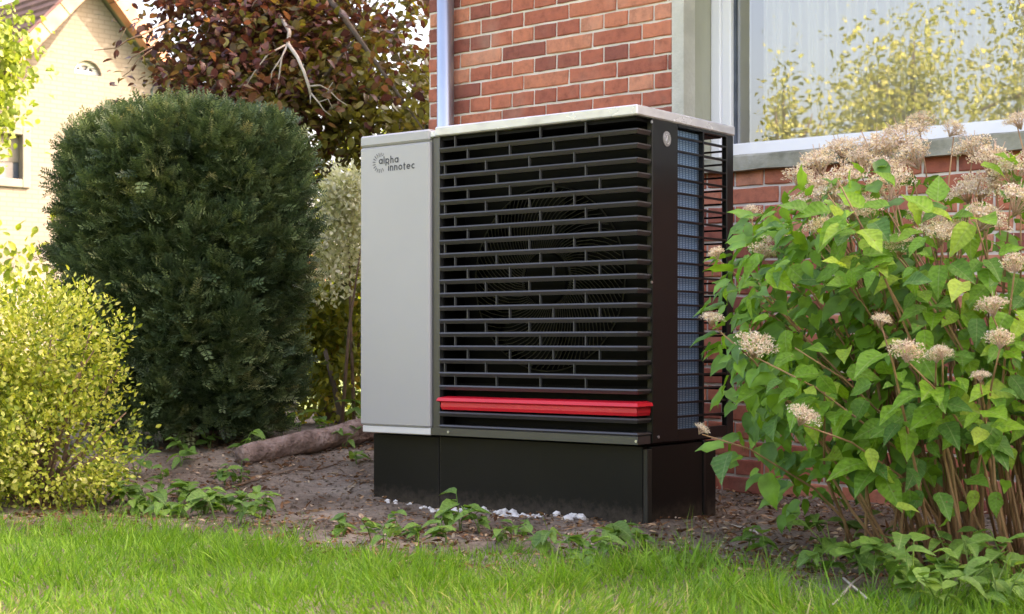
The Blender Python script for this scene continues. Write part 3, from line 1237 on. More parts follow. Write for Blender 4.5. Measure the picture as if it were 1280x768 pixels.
pbuild(b, 'vent_bar', 'side_metal', vent)
b = MB(); b.box(-.14, -.023, .690, .700, .352, 1.53)
b.v = [(x if x > -.1 else -.13, y, z) for x, y, z in b.v]
b = MB(); b.box(-1.015, -.022, .015, .72, ZB - .0, ZB + .012)
b.v = [(x, max(y, .095), z) for x, y, z in b.v]
pbuild(b, 'floor_plate', 'black')
# badge
b = MB()
yb, zb = .201, 1.469
b.tube([(.0025, yb, zb), (.0055, yb, zb), (.0062, yb, zb)], [.029, .029, .026], 28)
bad = pbuild(b, 'badge', 'badge')
b = MB()
b.tube([(.0065, yb + .018 * math.cos(2 * math.pi * i / 24), zb + .018 * math.sin(2 * math.pi * i / 24)) for i in range(25)], .0016, 5, cap=False)
b.tube([(.0065, yb - .008, zb - .010), (.0065, yb, zb + .010), (.0065, yb + .008, zb - .010)], .0018, 5)
pbuild(b, 'badge_emblem', 'screw', bad)
# base
b = MB(); b.bbox(-1.398, -1.026, .066, .58, -.03, .296, .004)
bl = pbuild(b, 'base_panel', 'base')
b = MB(); b.bbox(-1.020, -.0195, .066, .12, -.03, .298, .004)
pbuild(b, 'base_panel', 'base')
b = MB(); b.bbox(-1.0255, -1.0205, .072, .10, -.03, .298, .001)
pbuild(b, 'base_joint', 'base_strip')
b = MB(); b.bbox(-.0187, .001, .068, .10, -.03, .286, .002)
pbuild(b, 'base_corner', 'base_strip')
b = MB(); b.bbox(-.03, -.001, .1005, .478, -.03, .294, .003)
pbuild(b, 'base_side', 'base')
b = MB(); b.bbox(-.03, .004, .479, .500, -.03, .300, .003)
pbuild(b, 'base_post', 'side_metal')
b = MB(); b.bbox(-.03, -.004, .501, .590, -.03, .294, .003)
pbuild(b, 'base_side', 'base')
b = MB(); b.box(-1.015, -.0305, .1205, .585, -.03, .290)
pbuild(b, 'base_core', 'black')
b = MB(); b.box(-1.37, -.02, .09, .58, .2985, ZB - .0005)
pbuild(b, 'base_gap', 'black')
# screws
for (x, y, z, ax) in ((-.012, .0, 1.522, 'y'), (-.006, .0, .320, 'y'), (-.92, .0015, .322, 'y'), (-.012, .0, pz(352), 'y'), (.0035, .14, pz(549), 'x')):
    b = MB()
    if ax == 'y':
        if z > .5:
            x, y = -.006, .094
            b.tube([(.001, y, z), (.005, y, z)], .0055, 10)
        else:
            b.tube([(x, y + .002, z), (x, y - .003, z)], .0055, 10)
    else:
        b.tube([(x - .001, y, z), (x + .003, y, z)], .0055, 10)
    pbuild(b, 'screw', 'screw')

# logo: stroke letters on the front panel
LG = MB()
yl = -.0072


def ribbon(pts, wdt):
    n_ = len(pts)
    v, f = [], []
    for i, (x, z) in enumerate(pts):
        a = pts[max(i - 1, 0)]; c = pts[min(i + 1, n_ - 1)]
        dx, dz = c[0] - a[0], c[1] - a[1]
        l = math.hypot(dx, dz) or 1
        nx_, nz_ = -dz / l * wdt / 2, dx / l * wdt / 2
        v += [(x + nx_, yl, z + nz_), (x - nx_, yl, z - nz_)]
    for i in range(n_ - 1):
        f.append((2 * i, 2 * i + 1, 2 * i + 3, 2 * i + 2))
    LG.add(v, f)


def arc(cx, cz, r, a0, a1, n_=18):
    return [(cx + r * math.cos(R(a0 + (a1 - a0) * i / n_)), cz + r * math.sin(R(a0 + (a1 - a0) * i / n_))) for i in range(n_ + 1)]


def letter(ch, x, z, h, wd):
    """draws a geometric sans letter of x-height h at (x,z); returns advance"""
    r = h / 2 - wd / 2
    cx, cz = x + h / 2, z + h / 2
    if ch == 'a':
        ribbon(arc(cx, cz, r, 0, 360, 28), wd); ribbon([(x + h - wd / 2, z), (x + h - wd / 2, z + h)], wd); return h
    if ch == 'o':
        ribbon(arc(cx, cz, r, 0, 360, 28), wd); return h
    if ch == 'c':
        ribbon(arc(cx, cz, r, 48, 312, 24), wd); return h * .88
    if ch == 'e':
        ribbon(arc(cx, cz, r, 0, 318, 26), wd); ribbon([(x + wd * .6, cz), (x + h - wd * .3, cz)], wd * .85); return h
    if ch == 'p':
        ribbon(arc(cx, cz, r, 0, 360, 28), wd); ribbon([(x + wd / 2, z - h * .38), (x + wd / 2, z + h)], wd); return h
    if ch == 'l':
        ribbon([(x + wd / 2, z), (x + wd / 2, z + h * 1.42)], wd); return wd
    if ch == 'i':
        ribbon([(x + wd / 2, z), (x + wd / 2, z + h)], wd)
        ribbon([(x + wd / 2, z + h * 1.2), (x + wd / 2, z + h * 1.2 + wd * 1.1)], wd * 1.1); return wd
    if ch in 'nh':
        wn = h * .84
        r2 = wn / 2 - wd / 2
        ribbon([(x + wd / 2, z), (x + wd / 2, z + h * (1.42 if ch == 'h' else 1))], wd)
        ribbon([(x + wn - wd / 2, z)] + arc(x + wn / 2, z + h - wd / 2 - r2, r2, 0, 180, 14), wd); return wn
    if ch == 't':
        wn = h * .56
        ribbon([(x + wn * .42, z + h * 1.3), (x + wn * .42, z + h * .2)] + arc(x + wn * .42 + h * .17, z + h * .2 + 0, h * .17, 180, 285, 8), wd)
        ribbon([(x, z + h - wd / 2), (x + wn, z + h - wd / 2)], wd * .9); return wn
    return h


hx = .0222
wd = .0054


def word(tx, x, z):
    for ch in tx:
        x += letter(ch, x, z, hx, wd) + .0052
    return x


# word positions measured on the panel
word('alpha', -1.298, 1.446)
word('innotec', -1.245, 1.414)
# dotted arc to the left of the words
for rr_, nn_, ds in ((.0345, 14, .0027), (.0285, 14, .0021), (.0405, 14, .0023)):
    for i in range(nn_):
        a = 62 + (300 - 62) * i / (nn_ - 1)
        cx, cz = -1.291 + rr_ * math.cos(R(a)), 1.4515 + rr_ * math.sin(R(a))
        if a < 75 and rr_ < .03:
            continue
        dot = [(cx + ds * math.cos(2 * math.pi * q / 8), yl, cz + ds * math.sin(2 * math.pi * q / 8)) for q in range(8)]
        LG.add(dot, [tuple(range(8))])
lo = pbuild(LG, 'logo', 'ink', fp)

# ================================================================ PEBBLES beside the base
pm = []
for s in range(5):
    r_ = random.Random(40 + s)
    import bmesh
    bm = bmesh.new()
    bmesh.ops.create_icosphere(bm, subdivisions=1, radius=1)
    for v in bm.verts:
        v.co *= r_.uniform(.75, 1.15)
        v.co.z *= .62
        v.co.y *= .8
    me = bpy.data.meshes.new('pebble'); bm.to_mesh(me); bm.free()
    me.materials.append(M['pebble'])
    pm.append(me)
prng = random.Random(9)
for i in range(96):
    px = prng.uniform(538, 735) if i < 82 else prng.uniform(480, 545)
    xl = -1.01 + (px - 538) * .0039
    if i >= 82:
        xl = prng.uniform(-1.3, -1.05)
    yl_ = .066 - prng.uniform(.012, .07)
    wp = Matrix.Translation(pump_c) @ Matrix.Rotation(PR, 4, 'Z') @ Vector((xl * S, yl_ * S, 0))
    r_ = prng.uniform(.008, .021) if i < 82 else prng.uniform(.005, .010)
    o = bpy.data.objects.new('pebble', pm[i % 5])
    o.location = (wp.x, wp.y, float(soil_h(wp.x, wp.y)) + r_ * .35)
    o.scale = (r_, r_, r_)
    o.rotation_euler = (prng.uniform(-.3, .3), prng.uniform(-.3, .3), prng.uniform(0, 6.28))
    link(o)
    tag(o, 'small whitish pebble lying along the foot of the black base', 'pebble', 'pebbles along the heat pump base')

# ================================================================ WEEDS
wl = []
for s in range(4):
    r_ = random.Random(60 + s)
    wv_ = (1.0, .72, .86, .6)[s]
    v, f = leaf_template([.03, .28 * wv_, .40 * wv_, .34 * wv_, .18 * wv_, 0], .25 + .1 * s, .12 + .12 * s, [0, .14, .34, .6, .84, 1])
    v = [(a, b_ * (1 + r_.uniform(-.12, .12)), c + r_.uniform(-.02, .02)) for a, b_, c in v]
    me = mesh_from('leaf', v, f, M['weed'], True)
    wl.append(me)


def orient(o, pos, T, N, size):
    T = Vector(T).normalized()
    N = Vector(N); N = (N - T * N.dot(T)).normalized()
    B = N.cross(T)
    m = Matrix((T, B, N)).transposed().to_4x4()
    o.matrix_local = Matrix.Translation(Vector(pos)) @ m @ Matrix.Scale(size, 4)


def weed(px, py, hgt, nleaf, size, label, group, seed):
    hgt, size = hgt * 1.35, size * 1.25
    r_ = random.Random(seed)
    z = CH * F / (py - HOR)
    x = (px - 640) / F * z
    for _ in range(4):
        gz = float(soil_h(x, z))
        z = (CH - gz) * F / (py - HOR)
        x = (px - 640) / F * z
    root = tag(empty('weed', (x, z, float(soil_h(x, z)) - .004)), label, 'weed', group)
    st = MB()
    leaves = []
    ns = max(2, nleaf // 4)
    for s in range(ns):
        a = r_.uniform(0, 6.28)
        lean_ = r_.uniform(.15, .8)
        hh = hgt * r_.uniform(.6, 1.1)
        tip = Vector((math.cos(a) * lean_ * hh, math.sin(a) * lean_ * hh, hh))
        mid = Vector((tip.x * .35, tip.y * .35, hh * .55))
        st.tube([(0, 0, 0), mid, tip], [.0022, .0018, .0012], 5)
        k = max(2, round(nleaf / ns))
        for q in range(k):
            t_ = 1 if q == 0 else r_.uniform(.35, 1)
            p = mid.lerp(tip, (t_ - .5) * 2) if t_ > .5 else Vector((0, 0, 0)).lerp(mid, t_ * 2)
            b_ = r_.uniform(0, 6.28)
            leaves.append((p, (math.cos(b_), math.sin(b_), r_.uniform(-.35, .45)), (r_.uniform(-.3, .3), r_.uniform(-.5, .1), 1), size * r_.uniform(.6, 1.2)))
    st.build('stem', M['weed'], root, smooth=True)
    for p, T_, N_, s_ in leaves:
        o = link(bpy.data.objects.new('leaf', wl[r_.randrange(4)]), root)
        orient(o, p, T_, N_, s_)
    return root


wseed = 100
groups = [
    ('low leafy weed growing between the golden bush and the bare soil', 'weeds beside the golden bush',
     [(150, 630, .06, 10, .05), (185, 640, .06, 12, .055), (215, 648, .05, 12, .05), (250, 645, .06, 12, .05), (285, 640, .05, 11, .05), (300, 655, .05, 10, .045),
      (235, 625, .06, 10, .05), (330, 650, .04, 8, .04), (170, 610, .08, 8, .05), (270, 628, .05, 8, .045), (120, 640, .06, 9, .045), (200, 620, .07, 9, .05), (310, 632, .05, 8, .04)] + [(140 + (i * 47) % 200, 618 + (i * 29) % 42, .05 + .01 * (i % 3), 9, .042 + .004 * (i % 4)) for i in range(12)]),
    ('small weed with broad leaves growing by the log behind the soil', 'weeds beside the log',
     [(240, 592, .09, 7, .06), (300, 585, .08, 9, .06), (325, 590, .07, 9, .05), (352, 592, .07, 10, .055), (405, 590, .08, 8, .06), (430, 600, .06, 6, .06), (446, 606, .05, 5, .065), (452, 580, .10, 6, .06), (375, 583, .07, 7, .05), *[(225 + (i * 37) % 110, 580 + (i * 23) % 38, .05 + .012 * (i % 3), 8, .04 + .004 * (i % 4)) for i in range(13)], (262, 588, .08, 8, .05), (285, 592, .08, 8, .055), (312, 578, .09, 8, .055), (338, 582, .07, 8, .05), (460, 565, .11, 6, .055), (250, 575, .10, 8, .05)]),
    ('green weed sprouting beside the foot of the black base', 'weeds in front of the heat pump base',
     [(575, 662, .08, 9, .055), (545, 668, .06, 8, .05), (600, 668, .05, 7, .045), (680, 690, .075, 9, .05), (500, 668, .05, 7, .04), (465, 680, .05, 8, .04), (430, 668, .045, 7, .04), (520, 678, .05, 8, .04), (560, 680, .05, 8, .045), (620, 680, .045, 8, .04), (650, 672, .045, 6, .035), (480, 690, .05, 9, .04)]),
    ('bushy weed with lobed leaves growing where lawn meets soil', 'weeds at the lawn edge',
     [(715, 700, .06, 10, .045), (745, 705, .06, 12, .05), (775, 696, .07, 12, .05), (800, 690, .06, 10, .045), (730, 722, .05, 9, .045), (850, 712, .04, 7, .035), (935, 690, .05, 8, .04), (960, 700, .05, 8, .04)]),
    ('weed with soft green leaves under the hydrangea stems', 'weeds under the hydrangea',
     [(1040, 705, .09, 12, .05), (1080, 720, .09, 12, .055), (1115, 735, .10, 12, .055), (1060, 690, .10, 10, .05), (1160, 750, .09, 12, .055), (1200, 755, .08, 12, .05), (1240, 762, .08, 12, .05), (1010, 715, .05, 8, .035), (1130, 700, .09, 10, .05), (1190, 725, .09, 10, .05), (1090, 745, .10, 12, .05), (1140, 765, .11, 12, .05), (1215, 740, .12, 12, .05), (1265, 745, .12, 12, .05), (1030, 730, .06, 9, .04), (1175, 775, .10, 12, .045), (1250, 780, .10, 12, .045)]),
]
for label, grp, spots in groups:
    for sp_ in spots:
        weed(*sp_, label, grp, wseed)
        wseed += 1

# twigs on the soil
trng = random.Random(77)
for i, (xa, ya, xb, yb_, lab) in enumerate([
        (285, 612, 395, 608, 'long dark twig lying across the bare soil by the log'),
        (432, 618, 450, 611, 'short pale stick on the soil left of the black base'),
        (905, 655, 950, 672, 'thin dry twig on the soil right of the black base'),
        (1055, 735, 1085, 762, 'dry straw stick in the grass below the hydrangea'),
        (1078, 730, 1040, 768, 'crossed straw stick in the grass below the hydrangea')]):
    pts = []
    for t_ in (0, .25, .5, .75, 1):
        px, py = xa + (xb - xa) * t_, ya + (yb_ - ya) * t_
        z = (CH - .01) * F / (py - HOR)
        for _ in range(4):
            x = (px - 640) / F * z
            z = (CH - float(soil_h(x, z))) * F / (py - HOR)
        pts.append((x, z + trng.uniform(-.01, .01), float(soil_h(x, z)) + .006 + (.015 if i > 2 else 0)))
    b = MB(); b.tube(pts, [.004, .0045, .004, .0035, .002] if i == 0 else [.003, .003, .0028, .0025, .002], 6)
    tag(b.build('twig', M['twig'] if i in (0,) else M['dead'], smooth=True), lab, 'twig')

# ================================================================ LOG
pa, pb = P(300, 560, 5.80), P(490, 530, 6.35)
pa.z = float(soil_h(pa.x, pa.y)) + .035
pb.z = float(soil_h(pb.x, pb.y)) + .06
b = MB()
pts, rad = [], []
for i in range(60):
    t_ = i / 59
    p = pa.lerp(pb, t_)
    p.z += .002 * math.sin(t_ * 7)
    pts.append(p)
    rad.append((.041 + .008 * t_ + .003 * math.sin(t_ * 19)) * (1 if 0 < i < 59 else .9))
b.tube(pts, rad, 28)
lr = random.Random(6)
ax_ = (pb - pa).normalized()
for i_, v_ in enumerate(b.v):
    ring_i, k_ = divmod(i_, 28)
    c_ = pts[min(ring_i, 59)]
    q = 1 + .05 * math.sin(k_ * 2.7 + ring_i * .13) + .04 * math.sin(k_ * 5.1 - ring_i * .21) + lr.uniform(-.018, .018)
    b.v[i_] = tuple(c_ + (Vector(v_) - c_) * q)
lg_ = b.build('log', M['log'], smooth=True)
tag(lg_, 'pinkish brown felled log lying on the soil behind the heat pump', 'log')

# ================================================================ YEW
YC = P(232, 590, 6.35); YC.z = float(ground_z(YC.x, YC.y))
yew = tag(empty('yew_bush', YC), 'large clipped dark green yew bush with rounded top', 'bush')
Yh = P(232, 149, 6.2).z - YC.z
Yr = (397 - 60) / 2 / F * 6.2 * .80


def yew_r(th, zt):
    """radius of the clipped body at azimuth th, relative height zt"""
    k_ = .825 + .06 * np.cos(th)
    top = np.clip((zt - k_) / (1 - k_), 0, 1)
    r = 1.0 * np.power(np.maximum(1 - top ** 2.8, 0), .40)
    low = np.clip((.45 - zt) / .45, 0, 1)
    r = r * (1 - .18 * low ** 1.6)
    lump = 1 + .05 * np.sin(th * 5 + zt * 4) + .04 * np.sin(th * 11 - zt * 9 + 1) + .03 * np.sin(th * 3 + zt * 17)
    return Yr * r * lump


nt_ = 2000
th = np.where(rng.random(nt_) < .72, rng.uniform(np.pi - .25, 2 * np.pi + .25, nt_), rng.uniform(0, 2 * np.pi, nt_))
zt = rng.uniform(.02, .97, nt_)
dep = rng.uniform(.80, 1.0, nt_)
cap = rng.random(nt_) < .17
zt = np.where(cap, rng.uniform(.93, 1.0, nt_), zt)
dep = np.where(cap, np.sqrt(rng.random(nt_)), dep)
cl = vnoise(th * 3.2, zt * 2.2, 2.4, 50)
rr = yew_r(th, zt) * dep + (cl - .5) * .13
hole = (np.abs(th - (1.5 * np.pi + .28)) < .07) & (zt > .16) & (zt < .30)
thin = (zt < .3) & (rng.random(nt_) < .15)
kp = ~hole & ~thin
th, zt, rr, cl = th[kp], zt[kp], rr[kp], cl[kp]
nt_ = len(th)
ex, ey = np.cos(th), np.sin(th)
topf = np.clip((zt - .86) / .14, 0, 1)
cen = np.stack([rr * ex, rr * ey * .85, zt * Yh], 1)
outd = unit(np.stack([ex, ey, .55 + 1.6 * topf], 1))
per = 13
n = nt_ * per  # sprigs
ci = np.repeat(np.arange(nt_), per)
d = unit(outd[ci] * 1.0 + rng.normal(0, .50, (n, 3)))
pos = cen[ci] + d * rng.uniform(0, .05, (n, 1)) + rng.normal(0, .012, (n, 3))
pos[:, 2] = np.maximum(pos[:, 2], .015)
T = d
Nv = outd[ci] + rng.normal(0, .5, (n, 3)); Nv[:, 2] += .6
cl2 = rng.random(nt_)[ci]
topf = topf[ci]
# sprig: stem with two ranks of flat needles
sv, sf = [], []
for i in range(8):
    t_ = .06 + .90 * i / 7
    L = .28 * (1 - .5 * t_) + .07
    for s in (-1, 1):
        k = len(sv)
        zz_ = .05 * ((i * 7) % 3 - 1)
        sv += [(t_, 0, 0), (t_ + .13, s * L * .45, .03 + zz_ * .5), (t_ + .15, s * L, .05 + zz_), (t_ + .035, s * L * .55, .03 + zz_ * .5)]
        sf += [(k, k + 1, k + 2), (k, k + 2, k + 3)]
k = len(sv)
sv += [(0, -.02, 0), (0, .02, 0), (1.02, 0, .02)]
sf.append((k, k + 1, k + 2))
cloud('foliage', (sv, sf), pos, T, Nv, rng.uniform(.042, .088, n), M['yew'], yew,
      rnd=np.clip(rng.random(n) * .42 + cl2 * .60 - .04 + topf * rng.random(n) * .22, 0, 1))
# dense inner body of the same foliage
cv, cf = [], []
na, nz_ = 48, 24
for j in range(nz_):
    z01 = .03 + .91 * j / (nz_ - 1)
    for i in range(na):
        a = 2 * math.pi * i / na
        r_ = float(yew_r(np.array(a), np.array(z01))) * (.76 + .10 * math.sin(i * 2.7 + j * 1.9)) * (.62 + .38 * min(1, z01 / .3))
        cv.append((r_ * math.cos(a), r_ * math.sin(a) * .85, z01 * Yh * .97))
for j in range(nz_ - 1):
    for i in range(na):
        cf.append((j * na + i, j * na + (i + 1) % na, (j + 1) * na + (i + 1) % na, (j + 1) * na + i))
cf.append(tuple((nz_ - 1) * na + i for i in range(na)))
obj('inner_foliage', cv, cf, M['yew'], yew)
yr_ = random.Random(4)
for i in range(16):
    a = yr_.uniform(0, 6.28)
    r0, r1 = yr_.uniform(.0, .16), yr_.uniform(.2, .42)
    b = MB()
    b.tube([(r0 * math.cos(a), r0 * math.sin(a), -.03), (r1 * .6 * math.cos(a) + yr_.uniform(-.03, .03), r1 * .6 * math.sin(a), .35), (r1 * math.cos(a), r1 * math.sin(a), .85)],
           [.022, .016, .009], 7)
    b.build('stem', M['bark'], yew, smooth=True)

# ================================================================ GOLDEN PRIVET
def blob_bush(name, label, cat, base, lobes, n, size, mat, tmpl=LEAF_SMALL, inner=None, stems=10, shell=.5, up=.5, drape=0., stem_mat='twig', fuzz=.04, rbias=0.0):
    root = tag(empty(name, base), label, cat)
    vol = np.array([l[3] * l[4] * l[5] for l in lobes])
    pick = rng.choice(len(lobes), n, p=vol / vol.sum())
    d = rand_dirs(n)
    rad_ = 1 - shell * rng.random(n) ** 1.5
    L = np.array(lobes)
    c = L[pick, :3]
    r = L[pick, 3:6]
    lump = 1 + .16 * np.sin(d[:, 0] * 7 + pick * 2) * np.sin(d[:, 2] * 6 + pick) + .10 * np.sin(d[:, 1] * 13 + d[:, 2] * 9)
    pos = c + d * r * (rad_ * lump)[:, None] + rng.normal(0, fuzz * .5, (n, 3))
    cln = vnoise(pos[:, 0] + pos[:, 1] * .7, pos[:, 2] + pos[:, 1] * .5, 9, 71)
    keep = (cln > .36) | (rng.random(n) < .30)
    pos, d = pos[keep], d[keep]
    m_ = len(pos)
    keep2 = pos[:, 2] > -.0
    pos, d = pos[keep2], d[keep2]
    m_ = len(pos)
    T = d + rng.normal(0, .7, (m_, 3)); T[:, 2] += up - drape
    Nv = d * .7 + rng.normal(0, .5, (m_, 3)); Nv[:, 2] += .8
    cl_ = cln[keep][keep2]
    cloud('foliage', tmpl, pos, T, Nv, rng.uniform(size[0], size[1], m_), mat, root, rnd=np.clip(rng.random(m_) * .8 + cl_ * .25 + rbias, 0, 1))
    rr_ = random.Random(len(name) * 7 + n)
    for i in range(stems):
        l = lobes[rr_.randrange(len(lobes))]
        dd = Vector((rr_.uniform(-1, 1), rr_.uniform(-1, 1), rr_.uniform(-.3, .9))) * .8
        tip = Vector((l[0] + dd.x * l[3], l[1] + dd.y * l[4], max(l[2] + dd.z * l[5], .1)))
        b0 = Vector((rr_.uniform(-.06, .06), rr_.uniform(-.06, .06), -.02))
        mid = b0.lerp(tip, .5) + Vector((rr_.uniform(-.04, .04), rr_.uniform(-.04, .04), .03))
        b = MB(); b.tube([b0, mid, tip], [.010, .007, .0025], 6)
        b.build('stem', M[stem_mat], root, smooth=True)
    return root


pb_ = P(46, 640, 5.05); pb_.z = 0
blob_bush('golden_privet', 'yellow-green privet bush with small golden leaves', 'bush', pb_,
          [(.02, .0, .22, .33, .30, .24), (-.16, .02, .25, .24, .28, .26), (.0, .05, .52, .28, .26, .25), (-.18, .1, .56, .24, .26, .20), (.17, .0, .46, .11, .16, .10), (.20, -.02, .14, .11, .16, .13)],
          27000, (.012, .027), M['privet'], stems=26, shell=.5, fuzz=.03)

# ================================================================ BACKGROUND SHRUBS BETWEEN YEW AND PUMP
sb = P(427, 540, 6.9); sb.z = .12
blob_bush('cream_shrub', 'pale cream flowering shrub between the yew and the heat pump', 'shrub', sb,
          [(-.01, -.05, .96, .15, .14, .19), (-.04, -.05, .78, .12, .12, .14), (.03, -.06, 1.12, .10, .1, .11)], 6500, (.016, .036), M['cream_leaf'], stems=2, shell=.8, fuzz=.05)
ob = P(430, 540, 7.3); ob.z = .12
rt = blob_bush('olive_shrub', 'olive leaved shrub with grey trunk behind the log', 'shrub', ob,
               [(.0, .0, .75, .40, .3, .42), (.22, .1, .95, .30, .3, .30), (-.15, .1, .45, .3, .3, .3), (.12, -.05, .25, .35, .25, .25), (-.22, -.15, .62, .22, .2, .45), (.0, -.3, .35, .2, .12, .28), (-.35, .1, .35, .35, .25, .35)], 7000, (.028, .06), M['olive'], LEAF_OVAL, stems=2, shell=.7, drape=.7)
b = MB()
q0 = P(404, 535, 7.5) - ob; q0.z = -.05
b.tube([q0, q0 + Vector((.04, 0, .30)), q0 + Vector((.10, .02, .65)), q0 + Vector((.16, .05, 1.2))], [.055, .040, .032, .02], 10)
b.build('trunk', M['bark'], rt, smooth=True)
b = MB()
q0 = P(432, 540, 7.0) - ob; q0.z = -.05
b.tube([q0, q0 + Vector((-.04, 0, .22)), q0 + Vector((-.10, .02, .45))], [.018, .014, .01], 7)
b.build('limb', M['bark'], rt, smooth=True)
hb = P(330, 520, 12.0); hb.z = 0
blob_bush('garden_hedge', 'sunlit yellow-green hedge seen behind the copper beech', 'hedge', hb,
          [(-2.0, 0, .7, .8, .5, .8), (-1.1, .1, .8, .8, .5, .9), (-.2, 0, .9, .8, .5, 1.0), (.7, .1, 1.1, .8, .5, 1.2), (1.5, 0, 1.1, .8, .5, 1.2), (.9, .2, 2.0, .6, .4, .6)],
          7000, (.05, .11), M['hedge'], LEAF_OVAL, stems=0, shell=.6)

# ================================================================ COPPER BEECH
BB = P(345, 540, 9.2); BB.z = 0
beech = tag(empty('copper_beech', BB), 'copper beech tree with dark purple red leaves behind the yew', 'tree')
b = MB()
b.tube([(0, 0, -.05), (.02, 0, .8), (-.03, .05, 1.7), (.02, .1, 2.8), (.1, .15, 4.2)], [.12, .10, .085, .065, .03], 12)
b.build('trunk', M['bark'], beech, smooth=True)
br = random.Random(21)
tips = []
for i in range(40):
    z0 = br.uniform(1.1, 3.4)
    px = br.uniform(205, 545)
    py = br.uniform(-90, 170)
    zz = br.uniform(7.9, 9.9)
    tip = P(px, py, zz) - BB
    if tip.z < 1.4 and px < 380:
        tip.z = 1.75
    st_ = Vector((0, .05, z0))
    mid = st_.lerp(tip, .5) + Vector((br.uniform(-.1, .1), br.uniform(-.1, .1), br.uniform(.05, .22)))
    b = MB(); b.tube([st_, mid, tip], [.030, .018, .004], 6)
    b.build('limb', M['bark'], beech, smooth=True)
    for q in range(9):
        t_ = br.uniform(.35, 1.0)
        p = st_.lerp(mid, t_ * 2) if t_ < .5 else mid.lerp(tip, (t_ - .5) * 2)
        tips.append(p)
tips = np.array([tuple(p) for p in tips])
# leaf positions: flattened sprays round limb points
n = 13500
ci = rng.integers(0, len(tips), n)
off = rng.normal(0, 1, (n, 3)) * np.array([.20, .20, .09])
pos = tips[ci] + off
# extra fill over the seen region
m2 = 8200
fx = rng.uniform(200, 545, m2); fy = rng.uniform(-70, 150, m2); fz = rng.uniform(8.6, 10.2, m2)
fill = np.stack([(fx - 640) / F * fz, fz, CH + (HOR - fy) / F * fz], 1) - np.array(BB)
cn = vnoise(fx / 40, fy / 40, 1.0, 81)
edge = np.clip((fx - 200) / 120, 0, 1)
kf = (cn > .42) & (rng.random(m2) < .35 + .65 * edge) & ~((fy < 30) & (cn < .52) & (rng.random(m2) < .8)) & (fy < 125)
pos = np.concatenate([pos, fill[kf]])
# right hand hanging part
m3 = 2600
fx = rng.uniform(400, 548, m3); fy = rng.uniform(90, 260, m3); fz = rng.uniform(8.3, 9.6, m3)
k3 = vnoise(fx / 30, fy / 30, 1.0, 83) > .45
low = np.stack([(fx - 640) / F * fz, fz, CH + (HOR - fy) / F * fz], 1) - np.array(BB)
n_a = len(pos)
pos = np.concatenate([pos, low[k3]])
n = len(pos)
wpos = pos + np.array(BB)
ipx = 640 + wpos[:, 0] / wpos[:, 1] * F
ipy = HOR - (wpos[:, 2] - CH) / wpos[:, 1] * F
T = rng.normal(0, 1, (n, 3)); T[:, 2] = T[:, 2] * .4 - .45
Nv = rng.normal(0, .55, (n, 3)); Nv[:, 2] += 1
greenish = np.clip((ipx - 230) / 240, .12, 1) * np.clip((ipy + 60) / 160, .2, 1)
rnd = np.where(rng.random(n) < greenish * .95, rng.uniform(.58, .9, n), np.where(rng.random(n) < .13, rng.uniform(.9, 1, n), rng.uniform(0, .62, n)))
size = rng.uniform(.038, .078, n)
fr_ = np.argsort(wpos[:, 1] + np.where((ipx < 160) | (ipx > 530) | (ipy < 0) | (ipy > 125), 50, 0))[:230]
mask = np.ones(n, bool); mask[fr_] = False
cloud('crown', LEAF_OVAL, pos[mask], T[mask], Nv[mask], size[mask], M['beech'], beech, rnd=rnd[mask])
blm = [mesh_from('leaf', *leaf_template([0, .22 + .03 * q, .31, .22, 0], .2 + .1 * q, .1 + .1 * q, [0, .2, .45, .75, 1]), M['beech_obj'], True) for q in range(3)]
for i in fr_:
    o = link(bpy.data.objects.new('leaf', blm[i % 3]), beech)
    orient(o, pos[i], T[i], Nv[i], float(size[i]))
# bare pale dead branch
b = MB()
zz = 7.7


def bp_(pts, r0, r1):
    q = [P(x, y, zz + dz) - BB for x, y, dz in pts]
    rs = [r0 + (r1 - r0) * i / (len(q) - 1) for i in range(len(q))]
    b.tube(q, rs, 6)


bp_([(360, 55, .3), (372, 72, .1), (380, 90, 0), (386, 108, 0), (388, 118, 0)], .010, .007)
bp_([(386, 108, 0), (400, 107, 0), (410, 112, .05), (422, 124, .05), (434, 132, .05)], .005, .002)
bp_([(388, 116, 0), (398, 128, 0), (405, 138, 0), (414, 145, 0)], .005, .002)
bp_([(398, 128, 0), (410, 124, 0), (416, 136, 0)], .003, .0015)
bp_([(410, 112, .05), (416, 103, .05)], .003, .0015)
bp_([(388, 118, 0), (388, 130, 0)], .004, .002)
bp_([(360, 55, .3), (352, 72, .2), (349, 95, .2), (345, 118, .2)], .006, .002)
bp_([(360, 55, .3), (335, 68, .2), (318, 90, .2), (305, 112, .2)], .005, .002)
bp_([(352, 72, .2), (340, 90, .2), (337, 110, .2)], .004, .002)
bp_([(360, 55, .3), (362, 40, .5), (350, 20, .9)], .010, .012)
o = b.build('dead_branch', M['dead'], beech, smooth=True)
o['label'] = 'bare pale dead branch'
b = MB()
zz = 7.9
bp_([(210, 25, .3), (182, 42, 0), (160, 50, 0), (146, 60, 0), (128, 62, 0), (118, 63, 0)], .006, .0015)
bp_([(146, 60, 0), (152, 45, 0), (158, 35, 0)], .002, .001)
bp_([(205, 40, .2), (190, 58, .0), (165, 72, 0), (160, 80, 0)], .005, .002)
bp_([(190, 62, 0), (172, 75, 0), (162, 90, 0), (153, 96, 0)], .003, .0015)
b.build('limb', M['twig'], beech, smooth=True)

# ================================================================ FAR HOUSE WITH CREAM GABLE
GZ = 30.0
ga = P(116, -14, GZ)                         # apex
GR = R(45)
fh = tag(empty('gable_house', (ga.x, ga.y, 0), GR), 'sunlit cream brick house with arched attic window and tiled gable roof', 'house')
